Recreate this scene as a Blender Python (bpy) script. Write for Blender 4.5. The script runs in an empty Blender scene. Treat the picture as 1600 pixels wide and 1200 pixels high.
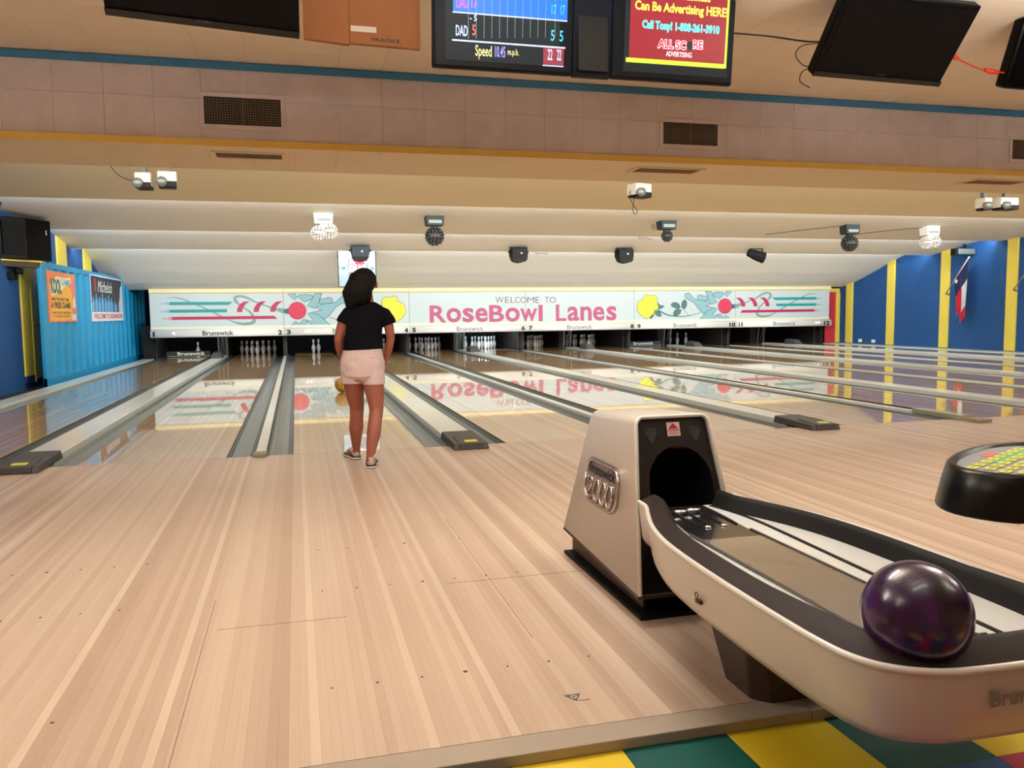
import bpy, bmesh, math, random, json
from mathutils import Vector, Matrix
random.seed(7)
sc = bpy.context.scene
C = sc.collection

# ---------------------------------------------------------------- camera
CX, CY, CZ = 0.055, -6.717, 1.1095
YAW, PIT, ROL, FPX = 0.2555, 0.0873, -0.0119, 1283.3
fw = Vector((math.sin(YAW)*math.cos(PIT), math.cos(YAW)*math.cos(PIT), -math.sin(PIT)))
r0 = Vector((math.cos(YAW), -math.sin(YAW), 0)); u0 = r0.cross(fw)
rt = r0*math.cos(ROL)+u0*math.sin(ROL); up = rt.cross(fw)
cd = bpy.data.cameras.new('camera'); cam = bpy.data.objects.new('camera', cd); C.objects.link(cam)
M = Matrix.Identity(4)
for i in range(3):
    M[i][0] = rt[i]; M[i][1] = up[i]; M[i][2] = -fw[i]
M[0][3], M[1][3], M[2][3] = CX, CY, CZ
cam.matrix_world = M
cd.sensor_width = 36; cd.lens = FPX/1600*36; cd.clip_start = 0.05; cd.clip_end = 200
sc.camera = cam

# ---------------------------------------------------------------- world, exposure
w = bpy.data.worlds.new('world'); sc.world = w; w.use_nodes = True
w.node_tree.nodes['Background'].inputs[0].default_value = (0.5, 0.5, 0.5, 1)
w.node_tree.nodes['Background'].inputs[1].default_value = 0.05
sc.view_settings.view_transform = 'Standard'; sc.view_settings.look = 'None'
sc.view_settings.gamma = 1; sc.view_settings.use_curve_mapping = False
sc.view_settings.exposure = -0.07

def area(name, loc, rot, sx, sy, power, col):
    l = bpy.data.lights.new(name, 'AREA'); l.shape = 'RECTANGLE'; l.size = sx; l.size_y = sy
    l.energy = power; l.color = col
    o = bpy.data.objects.new(name, l); C.objects.link(o); o.location = loc; o.rotation_euler = rot
    return o
# fluorescent rows: hung over the seating side, tubes behind the steps, plus added fill lamps
TROF = [(-2.6, -3.4), (1.0, -3.4), (4.6, -3.4), (8.2, -3.4), (-2.6, -5.9), (1.0, -5.9), (4.6, -5.9)]
for i, (x, y) in enumerate(TROF):
    area('troffer_light', (x, y, 2.60), (0, 0, 0), 1.15, 0.30, 33 if y > -4 else 6, (1.0, 0.98, 0.96))
    area('added_uplight', (x, y, 2.63), (math.pi, 0, 0), 1.1, 0.2, 115 if y > -4 else 40, (1.0, 0.98, 0.96))  # upward fill added to brighten the upper ceiling and soffit
COVE_AND_FILL = [(1.98, 2.62, 170, 95, (1.0, 0.96, 0.84)), (6.05, 2.81, 520, 95, (0.98, 0.98, 0.90)), (10.0, 2.76, 340, 95, (0.93, 0.97, 1.0)), (12.2, 2.575, 270, 112, (0.92, 0.98, 1.0))]  # first row is fill added for the tan section; the others are inferred tubes
area('strip_fill', (6.2, 2.35, 2.90), (0, 0, 0), 21.0, 0.10, 215, (1.0, 0.98, 0.93))  # hidden fill row, added to light the lane fronts and bounce onto the underside
for y, z, p, ang, c in COVE_AND_FILL:
    area('cove_and_fill_light', (6.2, y, z), (math.radians(ang), 0, 0), 21.0, 0.06, p, c)

# ---------------------------------------------------------------- helpers
def lin(c):
    return tuple(((v/255.0)/12.92 if v/255.0 <= 0.04045 else ((v/255.0+0.055)/1.055)**2.4) for v in c)
MATS = {}
def mat(name, rgb, rough=0.5, metal=0.0, coat=0.0, emit=0.0, var=0.0, scale=8.0, bump=0.0, stretch=(1,1,1), spec=0.5, trans=0.0, alpha=1.0, coat_rough=0.03):
    if name in MATS: return MATS[name]
    m = bpy.data.materials.new(name); m.use_nodes = True; nt = m.node_tree; b = nt.nodes['Principled BSDF']
    c = lin(rgb)
    b.inputs['Base Color'].default_value = (*c, 1); b.inputs['Roughness'].default_value = rough
    b.inputs['Metallic'].default_value = metal; b.inputs['Coat Weight'].default_value = coat
    b.inputs['Coat Roughness'].default_value = coat_rough
    b.inputs['Specular IOR Level'].default_value = spec; b.inputs['Transmission Weight'].default_value = trans
    b.inputs['Alpha'].default_value = alpha
    if emit > 0:
        b.inputs['Emission Color'].default_value = (*c, 1); b.inputs['Emission Strength'].default_value = emit
    if var > 0 or bump > 0:
        g = nt.nodes.new('ShaderNodeNewGeometry'); mp = nt.nodes.new('ShaderNodeMapping'); mp.inputs['Scale'].default_value = stretch
        n = nt.nodes.new('ShaderNodeTexNoise'); n.inputs['Scale'].default_value = scale; n.inputs['Detail'].default_value = 6
        nt.links.new(g.outputs['Position'], mp.inputs[0]); nt.links.new(mp.outputs[0], n.inputs['Vector'])
        if var > 0:
            mx = nt.nodes.new('ShaderNodeMix'); mx.data_type = 'RGBA'
            mx.inputs[6].default_value = (*[max(0, v*(1-var)) for v in c], 1); mx.inputs[7].default_value = (*[min(1, v*(1+var)) for v in c], 1)
            nt.links.new(n.outputs['Fac'], mx.inputs[0]); nt.links.new(mx.outputs[2], b.inputs['Base Color'])
        if bump > 0:
            bp = nt.nodes.new('ShaderNodeBump'); bp.inputs['Strength'].default_value = bump; bp.inputs['Distance'].default_value = 0.01
            nt.links.new(n.outputs['Fac'], bp.inputs['Height']); nt.links.new(bp.outputs[0], b.inputs['Normal'])
    MATS[name] = m; return m

def wood(name, tones, rough, coat, grain=0.10, coat_rough=0.02, x0=0.0, wear=0.0, bands=0.5):
    """narrow maple boards running down the lane: tone by board index, fine grain along the board"""
    m = bpy.data.materials.new(name); m.use_nodes = True; nt = m.node_tree; b = nt.nodes['Principled BSDF']; L = nt.links.new
    N = nt.nodes.new
    g = N('ShaderNodeNewGeometry'); s = N('ShaderNodeSeparateXYZ'); L(g.outputs['Position'], s.inputs[0])
    def mth(op, a, bb=None, v=None):
        n = N('ShaderNodeMath'); n.operation = op
        if isinstance(a, (int, float)): n.inputs[0].default_value = a
        else: L(a, n.inputs[0])
        if bb is not None:
            if isinstance(bb, (int, float)): n.inputs[1].default_value = bb
            else: L(bb, n.inputs[1])
        return n.outputs[0]
    idx = mth('FLOOR', mth('DIVIDE', mth('SUBTRACT', s.outputs[0], x0), 0.0270282))
    wn = N('ShaderNodeTexWhiteNoise'); wn.noise_dimensions = '1D'; L(idx, wn.inputs['W'])
    bn = N('ShaderNodeTexNoise'); bn.noise_dimensions = '1D'; bn.inputs['Scale'].default_value = 0.37; bn.inputs['Detail'].default_value = 1; L(idx, bn.inputs['W'])
    bnc = mth('MULTIPLY_ADD', mth('SUBTRACT', bn.outputs[0], 0.5), 2.2); bnc.node.inputs[2].default_value = 0.5
    mix = mth('ADD', mth('MULTIPLY', wn.outputs['Value'], 1-bands), mth('MULTIPLY', bnc, bands))
    cr = N('ShaderNodeValToRGB'); L(mix, cr.inputs[0])
    el = cr.color_ramp.elements; el[0].position = 0.2; el[0].color = (*lin(tones[0]), 1); el[1].position = 0.8; el[1].color = (*lin(tones[2]), 1)
    e = el.new(0.5); e.color = (*lin(tones[1]), 1)
    mp = N('ShaderNodeMapping'); mp.inputs['Scale'].default_value = (160, 3.0, 1); L(g.outputs['Position'], mp.inputs[0])
    gn = N('ShaderNodeTexNoise'); gn.inputs['Scale'].default_value = 1.0; gn.inputs['Detail'].default_value = 5; L(mp.outputs[0], gn.inputs['Vector'])
    mp2 = N('ShaderNodeMapping'); mp2.inputs['Scale'].default_value = (12, 1.6, 1); L(g.outputs['Position'], mp2.inputs[0])
    g2 = N('ShaderNodeTexNoise'); g2.inputs['Scale'].default_value = 1.3; g2.inputs['Detail'].default_value = 4; L(mp2.outputs[0], g2.inputs['Vector'])
    val = mth('MULTIPLY_ADD', mth('ADD', mth('SUBTRACT', gn.outputs[0], 0.5), mth('SUBTRACT', g2.outputs[0], 0.5)), grain*2.0); val.node.inputs[2].default_value = 1.0
    hs = N('ShaderNodeHueSaturation'); L(val, hs.inputs['Value']); L(cr.outputs[0], hs.inputs['Color'])
    L(hs.outputs[0], b.inputs['Base Color'])
    b.inputs['Roughness'].default_value = rough; b.inputs['Coat Weight'].default_value = coat; b.inputs['Coat Roughness'].default_value = coat_rough
    b.inputs['Coat IOR'].default_value = 1.57 if coat > 0.9 else 1.5
    if wear > 0:
        wv = N('ShaderNodeTexNoise'); wv.inputs['Scale'].default_value = 1.7; wv.inputs['Detail'].default_value = 7; L(g.outputs['Position'], wv.inputs['Vector'])
        rr = mth('MULTIPLY_ADD', wv.outputs[0], wear); rr.node.inputs[2].default_value = coat_rough; L(rr, b.inputs['Coat Roughness'])
    MATS[name] = m; return m

class MB:
    def __init__(s): s.v = []; s.f = []; s.sm = []
    def add(s, vs, fs, smooth=False):
        n = len(s.v); s.v += [tuple(v) for v in vs]; s.f += [[i+n for i in f] for f in fs]; s.sm += [smooth]*len(fs); return s
    def box(s, x0, x1, y0, y1, z0, z1):
        return s.add([(x0,y0,z0),(x1,y0,z0),(x1,y1,z0),(x0,y1,z0),(x0,y0,z1),(x1,y0,z1),(x1,y1,z1),(x0,y1,z1)],
                     [(0,3,2,1),(4,5,6,7),(0,1,5,4),(1,2,6,5),(2,3,7,6),(3,0,4,7)])
    def hexa(s, p):      # 8 points: bottom ring then top ring
        return s.add(p, [(0,3,2,1),(4,5,6,7),(0,1,5,4),(1,2,6,5),(2,3,7,6),(3,0,4,7)])
    def loft(s, rings, cap0=True, cap1=True, closed=True, smooth=True):
        n = len(rings[0]); vs = [p for r in rings for p in r]; fs = []
        for k in range(len(rings)-1):
            for i in range(n if closed else n-1):
                j = (i+1) % n; fs.append((k*n+i, k*n+j, (k+1)*n+j, (k+1)*n+i))
        s.add(vs, fs, smooth)
        m = len(s.v)-len(vs)
        if cap0: s.f.append([m+i for i in reversed(range(n))]); s.sm.append(False)
        if cap1: s.f.append([m+(len(rings)-1)*n+i for i in range(n)]); s.sm.append(False)
        return s
    def tube(s, pts, rad, n=10, caps=True, smooth=True, flat=1.0):
        pts = [Vector(p) for p in pts]
        if isinstance(rad, (int, float)): rad = [rad]*len(pts)
        rings = []; prev = None
        for i, p in enumerate(pts):
            t = (pts[min(i+1, len(pts)-1)]-pts[max(i-1, 0)]).normalized()
            if prev is None:
                a = Vector((0,0,1)) if abs(t.z) < 0.9 else Vector((1,0,0)); u = t.cross(a).normalized()
            else: u = (prev - t*prev.dot(t)).normalized()
            prev = u; v = t.cross(u)
            rings.append([p+(u*math.cos(2*math.pi*k/n)+v*math.sin(2*math.pi*k/n)*flat)*rad[i] for k in range(n)])
        return s.loft(rings, caps, caps, True, smooth)
    def lathe(s, prof, c=(0,0,0), n=20, axis='z', caps=True):
        rings = []
        for r, h in prof:
            ring = []
            for k in range(n):
                a = 2*math.pi*k/n; x, y = r*math.cos(a), r*math.sin(a)
                p = (x, y, h) if axis == 'z' else (x, h, y) if axis == 'y' else (h, x, y)
                ring.append((p[0]+c[0], p[1]+c[1], p[2]+c[2]))
            if axis == 'y': ring.reverse()
            rings.append(ring)
        return s.loft(rings, caps, caps, True, True)
    def sphere(s, c, r, n=24, m=14, sq=(1,1,1)):
        prof = []
        rings = []
        for k in range(m+1):
            a = -math.pi/2+math.pi*k/m; rr = max(1e-4, math.cos(a))
            rings.append([(c[0]+r*sq[0]*rr*math.cos(2*math.pi*i/n), c[1]+r*sq[1]*rr*math.sin(2*math.pi*i/n), c[2]+r*sq[2]*math.sin(a)) for i in range(n)])
        return s.loft(rings, True, True, True, True)
    def prism(s, poly, fn, d=0.0):  # poly 2D -> fn(u,v,depth) 3D; flat slab with thickness d
        n = len(poly)
        a = [fn(u, v, 0.0) for u, v in poly]
        if d == 0: return s.add(a, [tuple(range(n))])
        b = [fn(u, v, d) for u, v in poly]
        return s.add(a+b, [tuple(range(n)), tuple(range(2*n-1, n-1, -1))]+[(i, (i+1) % n, n+(i+1) % n, n+i) for i in range(n)])
    def data(s, name):
        me = bpy.data.meshes.new(name); me.from_pydata(s.v, [], s.f)
        me.polygons.foreach_set('use_smooth', s.sm); me.validate(); me.update(); return me
    def build(s, name, m, parent=None, bevel=0.0, kind=None, fix=True, seg=2):
        me = s.data(name)
        if fix or bevel:
            bm = bmesh.new(); bm.from_mesh(me)
            bmesh.ops.recalc_face_normals(bm, faces=bm.faces); bm.to_mesh(me); bm.free()
        if m: me.materials.append(m)
        o = bpy.data.objects.new(name, me); C.objects.link(o)
        if parent: o.parent = parent
        if bevel:
            md = o.modifiers.new('bevel', 'BEVEL'); md.width = bevel; md.segments = seg; md.limit_method = 'ANGLE'; md.angle_limit = math.radians(40)
        if kind: o['kind'] = kind
        return o

def tag(o, label, cat, group=None):
    o['label'] = label; o['category'] = cat
    if group: o['group'] = group
    return o
def thing(name, label, cat, loc=(0,0,0), group=None, rz=0.0):
    o = bpy.data.objects.new(name, None); C.objects.link(o); o.location = loc; o.rotation_euler = (0, 0, rz); o.empty_display_size = 0.1
    return tag(o, label, cat, group)
def struct(o):
    o['kind'] = 'structure'; return o
def sempty(name):
    o = bpy.data.objects.new(name, None); C.objects.link(o); o.empty_display_size = 0.1; o['kind'] = 'structure'; return o
def copy_tree(o, parent=None):
    c = o.copy(); C.objects.link(c)
    if parent: c.parent = parent
    for ch in list(o.children): copy_tree(ch, c)
    return c
def catmull(P, k=6, closed=False):
    out = []; n = len(P)
    for i in range(n if closed else n-1):
        p0 = P[(i-1) % n] if closed or i > 0 else P[i]; p1 = P[i]; p2 = P[(i+1) % n]; p3 = P[(i+2) % n] if closed or i+2 < n else p2
        for j in range(k):
            t = j/k
            out.append(tuple(0.5*((2*b)+(-a+c)*t+(2*a-5*b+4*c-d)*t*t+(-a+3*b-3*c+d)*t**3) for a, b, c, d in zip(p0, p1, p2, p3)))
    if not closed: out.append(tuple(P[-1]))
    return out
def text_mesh(name, s, box, fn, m, parent, bold=0.0, d=0.0, keep=False, mirror=False, shear=0.0, spacing=1.0):
    """lettering fitted to box (u0,v0,u1,v1) of a flat sign; fn maps sign coordinates to its place"""
    cu = bpy.data.curves.new(name, 'FONT'); cu.body = s; cu.offset = bold; cu.resolution_u = 3; cu.shear = shear; cu.space_character = spacing
    t = bpy.data.objects.new(name, cu); C.objects.link(t)
    me = bpy.data.meshes.new_from_object(t.evaluated_get(bpy.context.evaluated_depsgraph_get()))
    bpy.data.objects.remove(t); bpy.data.curves.remove(cu)
    xs = [v.co.x for v in me.vertices]; ys = [v.co.y for v in me.vertices]
    x0, x1, y0, y1 = min(xs), max(xs), min(ys), max(ys)
    u0, v0, u1, v1 = box
    for v in me.vertices:
        a = (v.co.x-x0)/(x1-x0); b = (v.co.y-y0)/(y1-y0)
        if mirror: a = 1-a
        v.co = fn(u0+a*(u1-u0), v0+b*(v1-v0), d)
    me.materials.clear(); me.materials.append(m); me.update()
    o = bpy.data.objects.new(name, me); C.objects.link(o)
    if parent: o.parent = parent
    return o

# ---------------------------------------------------------------- materials
WHITE = mat('painted_white', (228, 230, 226), 0.4)
CREAM = mat('cream_trim', (232, 218, 170), 0.4)
CEIL_HI = mat('ceiling_cream', (230, 216, 196), 0.8, var=0.05, scale=2.5, bump=0.05, stretch=(1, 6, 6))
SOFFIT = mat('soffit_tile_pink', (212, 200, 200), 0.85, var=0.16, scale=5, bump=0.25, stretch=(1, 1, 1))
UNDER = mat('underside_tan', (228, 212, 184), 0.8, var=0.05, scale=2)
STEP = mat('step_ceiling_tan', (232, 222, 192), 0.6, var=0.05, scale=1.5, stretch=(0.5, 14, 14))
STEPW = mat('step_ceiling_white', (226, 224, 216), 0.6, var=0.04, scale=1.5, stretch=(0.5, 14, 14))
BLUEW = mat('blue_wall_paint', (18, 74, 134), 0.75, var=0.14, scale=3.2, bump=0.1)
YEL = mat('yellow_paint', (226, 205, 84), 0.55, var=0.05, scale=4)
MUST = mat('mustard_trim', (228, 190, 92), 0.6, var=0.08, scale=5)
BLUET = mat('blue_trim', (56, 124, 168), 0.55, var=0.12, scale=9)
BLACK = mat('black_plastic', (6, 6, 7), 0.5, spec=0.25)
BLACKG = mat('black_gloss', (5, 5, 6), 0.15, spec=0.4)
SCRB = mat('screen_black', (3, 3, 4), 0.3, spec=0.12)
DARK = mat('dark_void', (16, 16, 18), 0.8)
BROWN = mat('brown_kickboard', (62, 44, 34), 0.55, var=0.1, scale=6)
GREYM = mat('grey_metal', (128, 134, 134), 0.42, metal=0.55, var=0.1, scale=3)
GUT = mat('gutter_grey', (104, 112, 112), 0.34, metal=0.25, var=0.16, scale=2.6, stretch=(2, 0.35, 1), coat=0.25, coat_rough=0.12)
CAPM = mat('capping_grey', (216, 218, 212), 0.34, coat=0.4, var=0.07, scale=3, stretch=(2, 0.4, 1), coat_rough=0.08)
BLK2 = mat('block_dark_grey', (56, 51, 48), 0.5, var=0.1, scale=20)
LANE = wood('lane_maple', [(178, 134, 80), (195, 154, 102), (209, 176, 128)], 0.35, 1.0, grain=0.10, coat_rough=0.022)
DECK = wood('pin_deck_maple', [(142, 94, 42), (162, 114, 56), (180, 134, 72)], 0.35, 1.0, grain=0.10, coat_rough=0.02)
APPR = wood('approach_maple', [(177, 152, 132), (192, 168, 147), (207, 187, 165)], 0.42, 0.30, grain=0.06, coat_rough=0.14, wear=0.10, bands=0.6)
NOSE = mat('nosing_wood', (158, 144, 128), 0.5, var=0.12, scale=6, stretch=(0.6, 14, 14))
TEAL = mat('print_teal', (14, 146, 146), 0.5)
TEALL = mat('print_teal_faded', (120, 190, 194), 0.5)
REDP = mat('print_red', (176, 28, 78), 0.5)
REDL = mat('print_red_faded', (205, 135, 165), 0.5)
REDB = mat('print_red_ball', (202, 42, 78), 0.5)
PING = mat('print_pin_grey', (132, 176, 186), 0.5)
INK = mat('print_ink', (62, 84, 96), 0.5)
SWIRL = mat('print_swirl', (118, 150, 146), 0.5, var=0.3, scale=14)
ROSEY = mat('print_rose_yellow', (246, 238, 60), 0.5, var=0.12, scale=9)
LEAF = mat('print_leaf', (62, 112, 104), 0.5, var=0.4, scale=24)
LETT = mat('print_lettering_rose', (184, 78, 116), 0.5)
LETO = mat('print_lettering_edge', (128, 78, 100), 0.5)
BLKP = mat('print_black', (14, 14, 16), 0.5)
GREYP = mat('print_grey', (86, 88, 90), 0.5)
WTEXT = mat('print_white', (225, 228, 228), 0.5)
MASK = mat('masking_panel_white', (190, 203, 206), 0.45)
PINW = mat('pin_white', (238, 238, 234), 0.18, coat=0.5)
PINR = mat('pin_red_stripe', (180, 24, 40), 0.25)

Wd, GN, GW, P = 1.0541, 0.5088, 0.6992, 3.3162
def lane_x(n):
    return ((n-1)//2-1)*P + (0 if n % 2 else Wd+GW)
XL, XR = -4.4, 16.82
YM = 15.86       # front of the masking units
YE = 18.55       # tail of the pin decks

# ---------------------------------------------------------------- floor: approach of long narrow boards
fl = sempty('floor')
PITCH = 0.0270282
def plank_mesh(x, n=1):
    b = MB(); b.box(x+0.00012, x+PITCH*n-0.00012, -4.715, -0.002, -0.025, 0.0); return b
pm = plank_mesh(0).data('plank'); pm.materials.append(APPR)
i0, i1 = int(math.floor(-2.3/PITCH)), int(math.floor(3.9/PITCH))
for i in range(i0, i1):
    o = bpy.data.objects.new('plank', pm); C.objects.link(o); o.location = (i*PITCH, 0, 0); o.parent = fl
b = MB()
for i in list(range(int(XL/PITCH)+1, i0))+list(range(i1, int(XR/PITCH))):
    b.box(i*PITCH+0.00012, (i+1)*PITCH-0.00012, -4.715, -0.002, -0.025, 0)
b.build('plank_rest', APPR, fl, kind='stuff', fix=False)
b = MB(); b.box(XL-0.7, XR, -9.0, -0.002, -0.30, -0.035); b.build('subfloor', DARK, fl)
# nosing boards along the step edge
nx = [-3.9, -1.2, 1.404, 4.1, 6.8, 9.5, 12.2, 16.8]
for a, c in zip(nx[:-1], nx[1:]):
    q = MB(); q.box(a+0.001, c-0.001, -4.808, -4.717, -0.030, 0.001); q.build('nosing_board', NOSE, fl, bevel=0.003)
# guide dots in front of each lane, printed seam lines
dotm = MB().lathe([(0.0001, 0.0), (0.0052, 0.0), (0.0052, 0.0006), (0.0001, 0.0006)], n=10).data('guide_dot'); dotm.materials.append(mat('dot_dark', (66, 48, 38), 0.6))
for n in (1, 2, 3, 4, 5, 6):
    for y in (-4.2957, -3.4025, -2.8074):
        for k in range(-3, 4):
            o = bpy.data.objects.new('guide_dot', dotm); C.objects.link(o); o.parent = fl
            o.location = (lane_x(n)+Wd/2+k*0.1351, y, 0); s = 1.45 if k == 0 else (1.0 if (k+n) % 2 else 0.8); o.scale = (s, s, 1)
SEAM = mat('seam_dark', (104, 74, 56), 0.8)
b = MB()
for x0, x1, y in ((0.62, 1.35, -3.46), (-0.25, 0.2, -3.72), (1.75, 2.7, -3.62), (1.42, 1.62, -4.35)): b.box(x0, x1, y, y+0.0022, 0, 0.0005)
for x, y0, y1 in ((-0.287, -4.71, -3.40), (1.44, -4.35, -4.07), (1.53, -1.3, -0.02), (0.80, -4.1, -2.4)): b.box(x, x+0.0018, y0, y1, 0, 0.0005)
b.build('panel_seam', SEAM, fl)
# small triangular emblem printed on the boards
flr = lambda u, v, d: (0.794+u, -4.553+v, 0.0006+d)
g = MB(); g.prism([(-0.026, 0.020), (0.026, 0.020), (0, -0.026)], flr, 0.0003); em = g.build('triangle_emblem', GREYP, fl)
g = MB(); g.prism([(0.0105*math.cos(a*0.628), 0.003+0.0105*math.sin(a*0.628)) for a in range(10)], lambda u, v, d: flr(u, v, d+0.0004), 0.0002); g.build('emblem_ring', APPR, em)
g = MB(); g.prism([(0.0055*math.cos(a*0.785), 0.003+0.0055*math.sin(a*0.785)) for a in range(8)], lambda u, v, d: flr(u, v, d+0.0007), 0.0002); g.build('emblem_centre', GREYP, em)
g = MB(); g.box(0.80, 0.835, -4.576, -4.573, 0.0, 0.0007); g.build('emblem_line', GREYP, em)

# lower floor of 12 inch vinyl tiles at the seating side
tcol = {'y': mat('tile_yellow', (222, 192, 40), 0.55, var=0.09, scale=3, spec=0.3), 'g': mat('tile_green', (22, 84, 78), 0.55, var=0.16, scale=9, spec=0.25),
        'b': mat('tile_blue', (22, 84, 140), 0.55, var=0.12, scale=6, spec=0.3), 'r': mat('tile_red', (170, 36, 62), 0.55, var=0.1, scale=6, spec=0.3)}
T = 0.3
tm = {}
for k, m in tcol.items():
    q = MB(); q.box(0.0006, T-0.0006, 0.0006, T-0.0006, -0.035, -0.030); me = q.data('tile'); me.materials.append(m); tm[k] = me
def tcolor(i, j):
    # row 0 touches the step: green and yellow in turn; the next rows mix in red and blue
    if j == 0: return 'gygyg'[(i+1) % 2] if i < 4 else 'gy'[(i+1) % 2]
    if j == 1: return {2: 'b', 3: 'b', 4: 'r', 5: 'g', 1: 'g', 0: 'y'}.get(i % 6, 'b')
    return 'ygbr'[(i*2+j*3+(i*j) % 3) % 4]
for i in range(-14, 36):
    for j in range(0, 14):
        near = -2 <= i <= 12 and j < 4
        if near:
            o = bpy.data.objects.new('floor_tile', tm['y' if (j == 0 and i in (0, 2, 4)) else 'g' if j == 0 else tcolor(i, j)]); C.objects.link(o)
            o.parent = fl; o.location = (0.540+i*T, -4.795-(j+1)*T, 0)
for k, m in tcol.items():
    q = MB()
    for i in range(-14, 54):
        for j in range(0, 14):
            if not (-2 <= i <= 12 and j < 4) and tcolor(i, j) == k:
                x, y = 0.540+i*T, -4.795-(j+1)*T
                q.box(x+0.0006, x+T-0.0006, y+0.0006, y+T-0.0006, -0.035, -0.030)
    q.build('floor_tile_rest', m, fl, kind='stuff', fix=False)

# ---------------------------------------------------------------- walls
WALLB = mat('wall_plaster_tan', (180, 150, 124), 0.9, var=0.05, scale=2)
def wall(name, x0, x1, y0, y1, z0, z1, m):
    q = MB(); q.box(x0, x1, y0, y1, z0, z1); return struct(q.build(name, m))
wr = wall('wall_right', XR, XR+0.12, -9, 20.6, -0.3, 3.6, BLUEW)
wl = wall('wall_left', XL-0.12, XL, 0.5, 20.6, -0.3, 3.6, BLUEW)
wall('wall_left', XL-0.82, XL-0.7, -9, 0.5, -0.3, 3.6, WALLB)
wall('wall_left', XL-0.7, XL-0.12, 0.5, 0.6, -0.3, 3.6, WALLB)
wall('wall_back', XL-0.7, XR, 20.5, 20.6, -0.3, 3.6, DARK)
wall('wall_front', XL-0.7, XR, -9.1, -9.0, -0.3, 3.6, WALLB)
for y in (15.39, 13.55, 11.49, 9.37, 7.2, 5.1, 3.0):
    q = MB(); q.box(XR-0.05, XR, y, y+0.3, 0.03, 3.3); struct(q.build('trim_1', YEL, bevel=0.006))
for y, z0 in ((8.72, 0.12), (11.05, 0.12), (13.12, 0.12)):
    q = MB(); q.box(XL, XL+0.03, y, y+(0.46 if y < 10 else 0.68), z0, 3.3); struct(q.build('trim_2', YEL, bevel=0.006))
q = MB(); q.box(XL, XL+0.032, 8.72, 9.18, 0.0, 0.12); struct(q.build('baseboard_left', mat('baseboard_blue', (18, 52, 104), 0.6)))
# grey door behind the blue partition
dr = sempty('door_1')
q = MB(); q.box(XL, XL+0.03, 9.27, 10.15, 0.05, 1.97); q.build('door_panel', mat('door_grey', (168, 172, 164), 0.5, var=0.05), dr, bevel=0.004)
q = MB(); q.box(XL, XL+0.040, 9.19, 9.26, 0.0, 1.97); q.box(XL, XL+0.045, 9.26, 10.20, 1.97, 2.06); q.build('door_frame', YEL, dr, bevel=0.004)
q = MB(); q.lathe([(0.0001, 0.03), (0.026, 0.03), (0.026, 0.045), (0.012, 0.05), (0.012, 0.07), (0.028, 0.08), (0.024, 0.105), (0.0001, 0.11)], (XL, 9.38, 1.0), 14, 'x'); q.build('door_handle', mat('brass_knob', (120, 96, 60), 0.3, metal=0.8), dr)
# red panel with yellow frame beside the last masking unit
rp = sempty('door_2')
q = MB(); q.box(16.34, 16.70, 16.10, 16.14, 0.03, 1.62); q.build('door_panel', mat('red_panel', (190, 40, 62), 0.6, var=0.05), rp)
q = MB(); q.box(16.34, 16.82, 16.06, 16.12, 1.62, 1.74); q.box(16.70, 16.76, 16.05, 16.12, 0.03, 1.62); q.box(16.765, 16.82, 16.03, 16.12, 0.03, 1.62); q.build('door_frame', YEL, rp, bevel=0.004)

# ---------------------------------------------------------------- ceiling
ce = sempty('ceiling')
ZH, YS, ZL, YF = 3.215, 0.7, 2.535, 1.93
TS = 0.372
q = MB(); q.box(XL-0.7, XR, -9, YS-0.02, ZH+0.012, ZH+0.1); q.build('upper_deck', CEIL_HI, ce)
q = MB(); q.box(XL, XR, YS+0.012, YS+0.06, ZL-0.0, ZH+0.1); q.build('soffit_board', SOFFIT, ce)
q = MB(); q.box(XL, XR, YS+0.012, YF, ZL+0.012, ZL+0.06); q.build('underside_board', UNDER, ce)
q = MB(); q.box(XL, XR, YF-0.03, YF, ZL, 3.12); q.build('step_riser', UNDER, ce)
def tile_me(name, sx, sy, sz, m):
    q = MB(); q.box(0.001, sx-0.001 if sx > 0.1 else sx, 0.001 if sy > 0.1 else 0, sy-0.001 if sy > 0.1 else sy, 0.001 if sz > 0.1 else 0, sz-0.001 if sz > 0.1 else sz)
    me = q.data(name); me.materials.append(m); return me
up0 = tile_me('acoustic_tile', TS, TS, 0.012, CEIL_HI)
fa = tile_me('acoustic_tile', TS, 0.012, TS, SOFFIT); fb = tile_me('acoustic_tile', TS, 0.012, ZH-ZL-TS, SOFFIT)
un0 = tile_me('acoustic_tile', TS, 1.2, 0.012, UNDER)
X0 = 0.10 - 12*TS
rest = MB(); restf = MB(); restu = MB()
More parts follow.
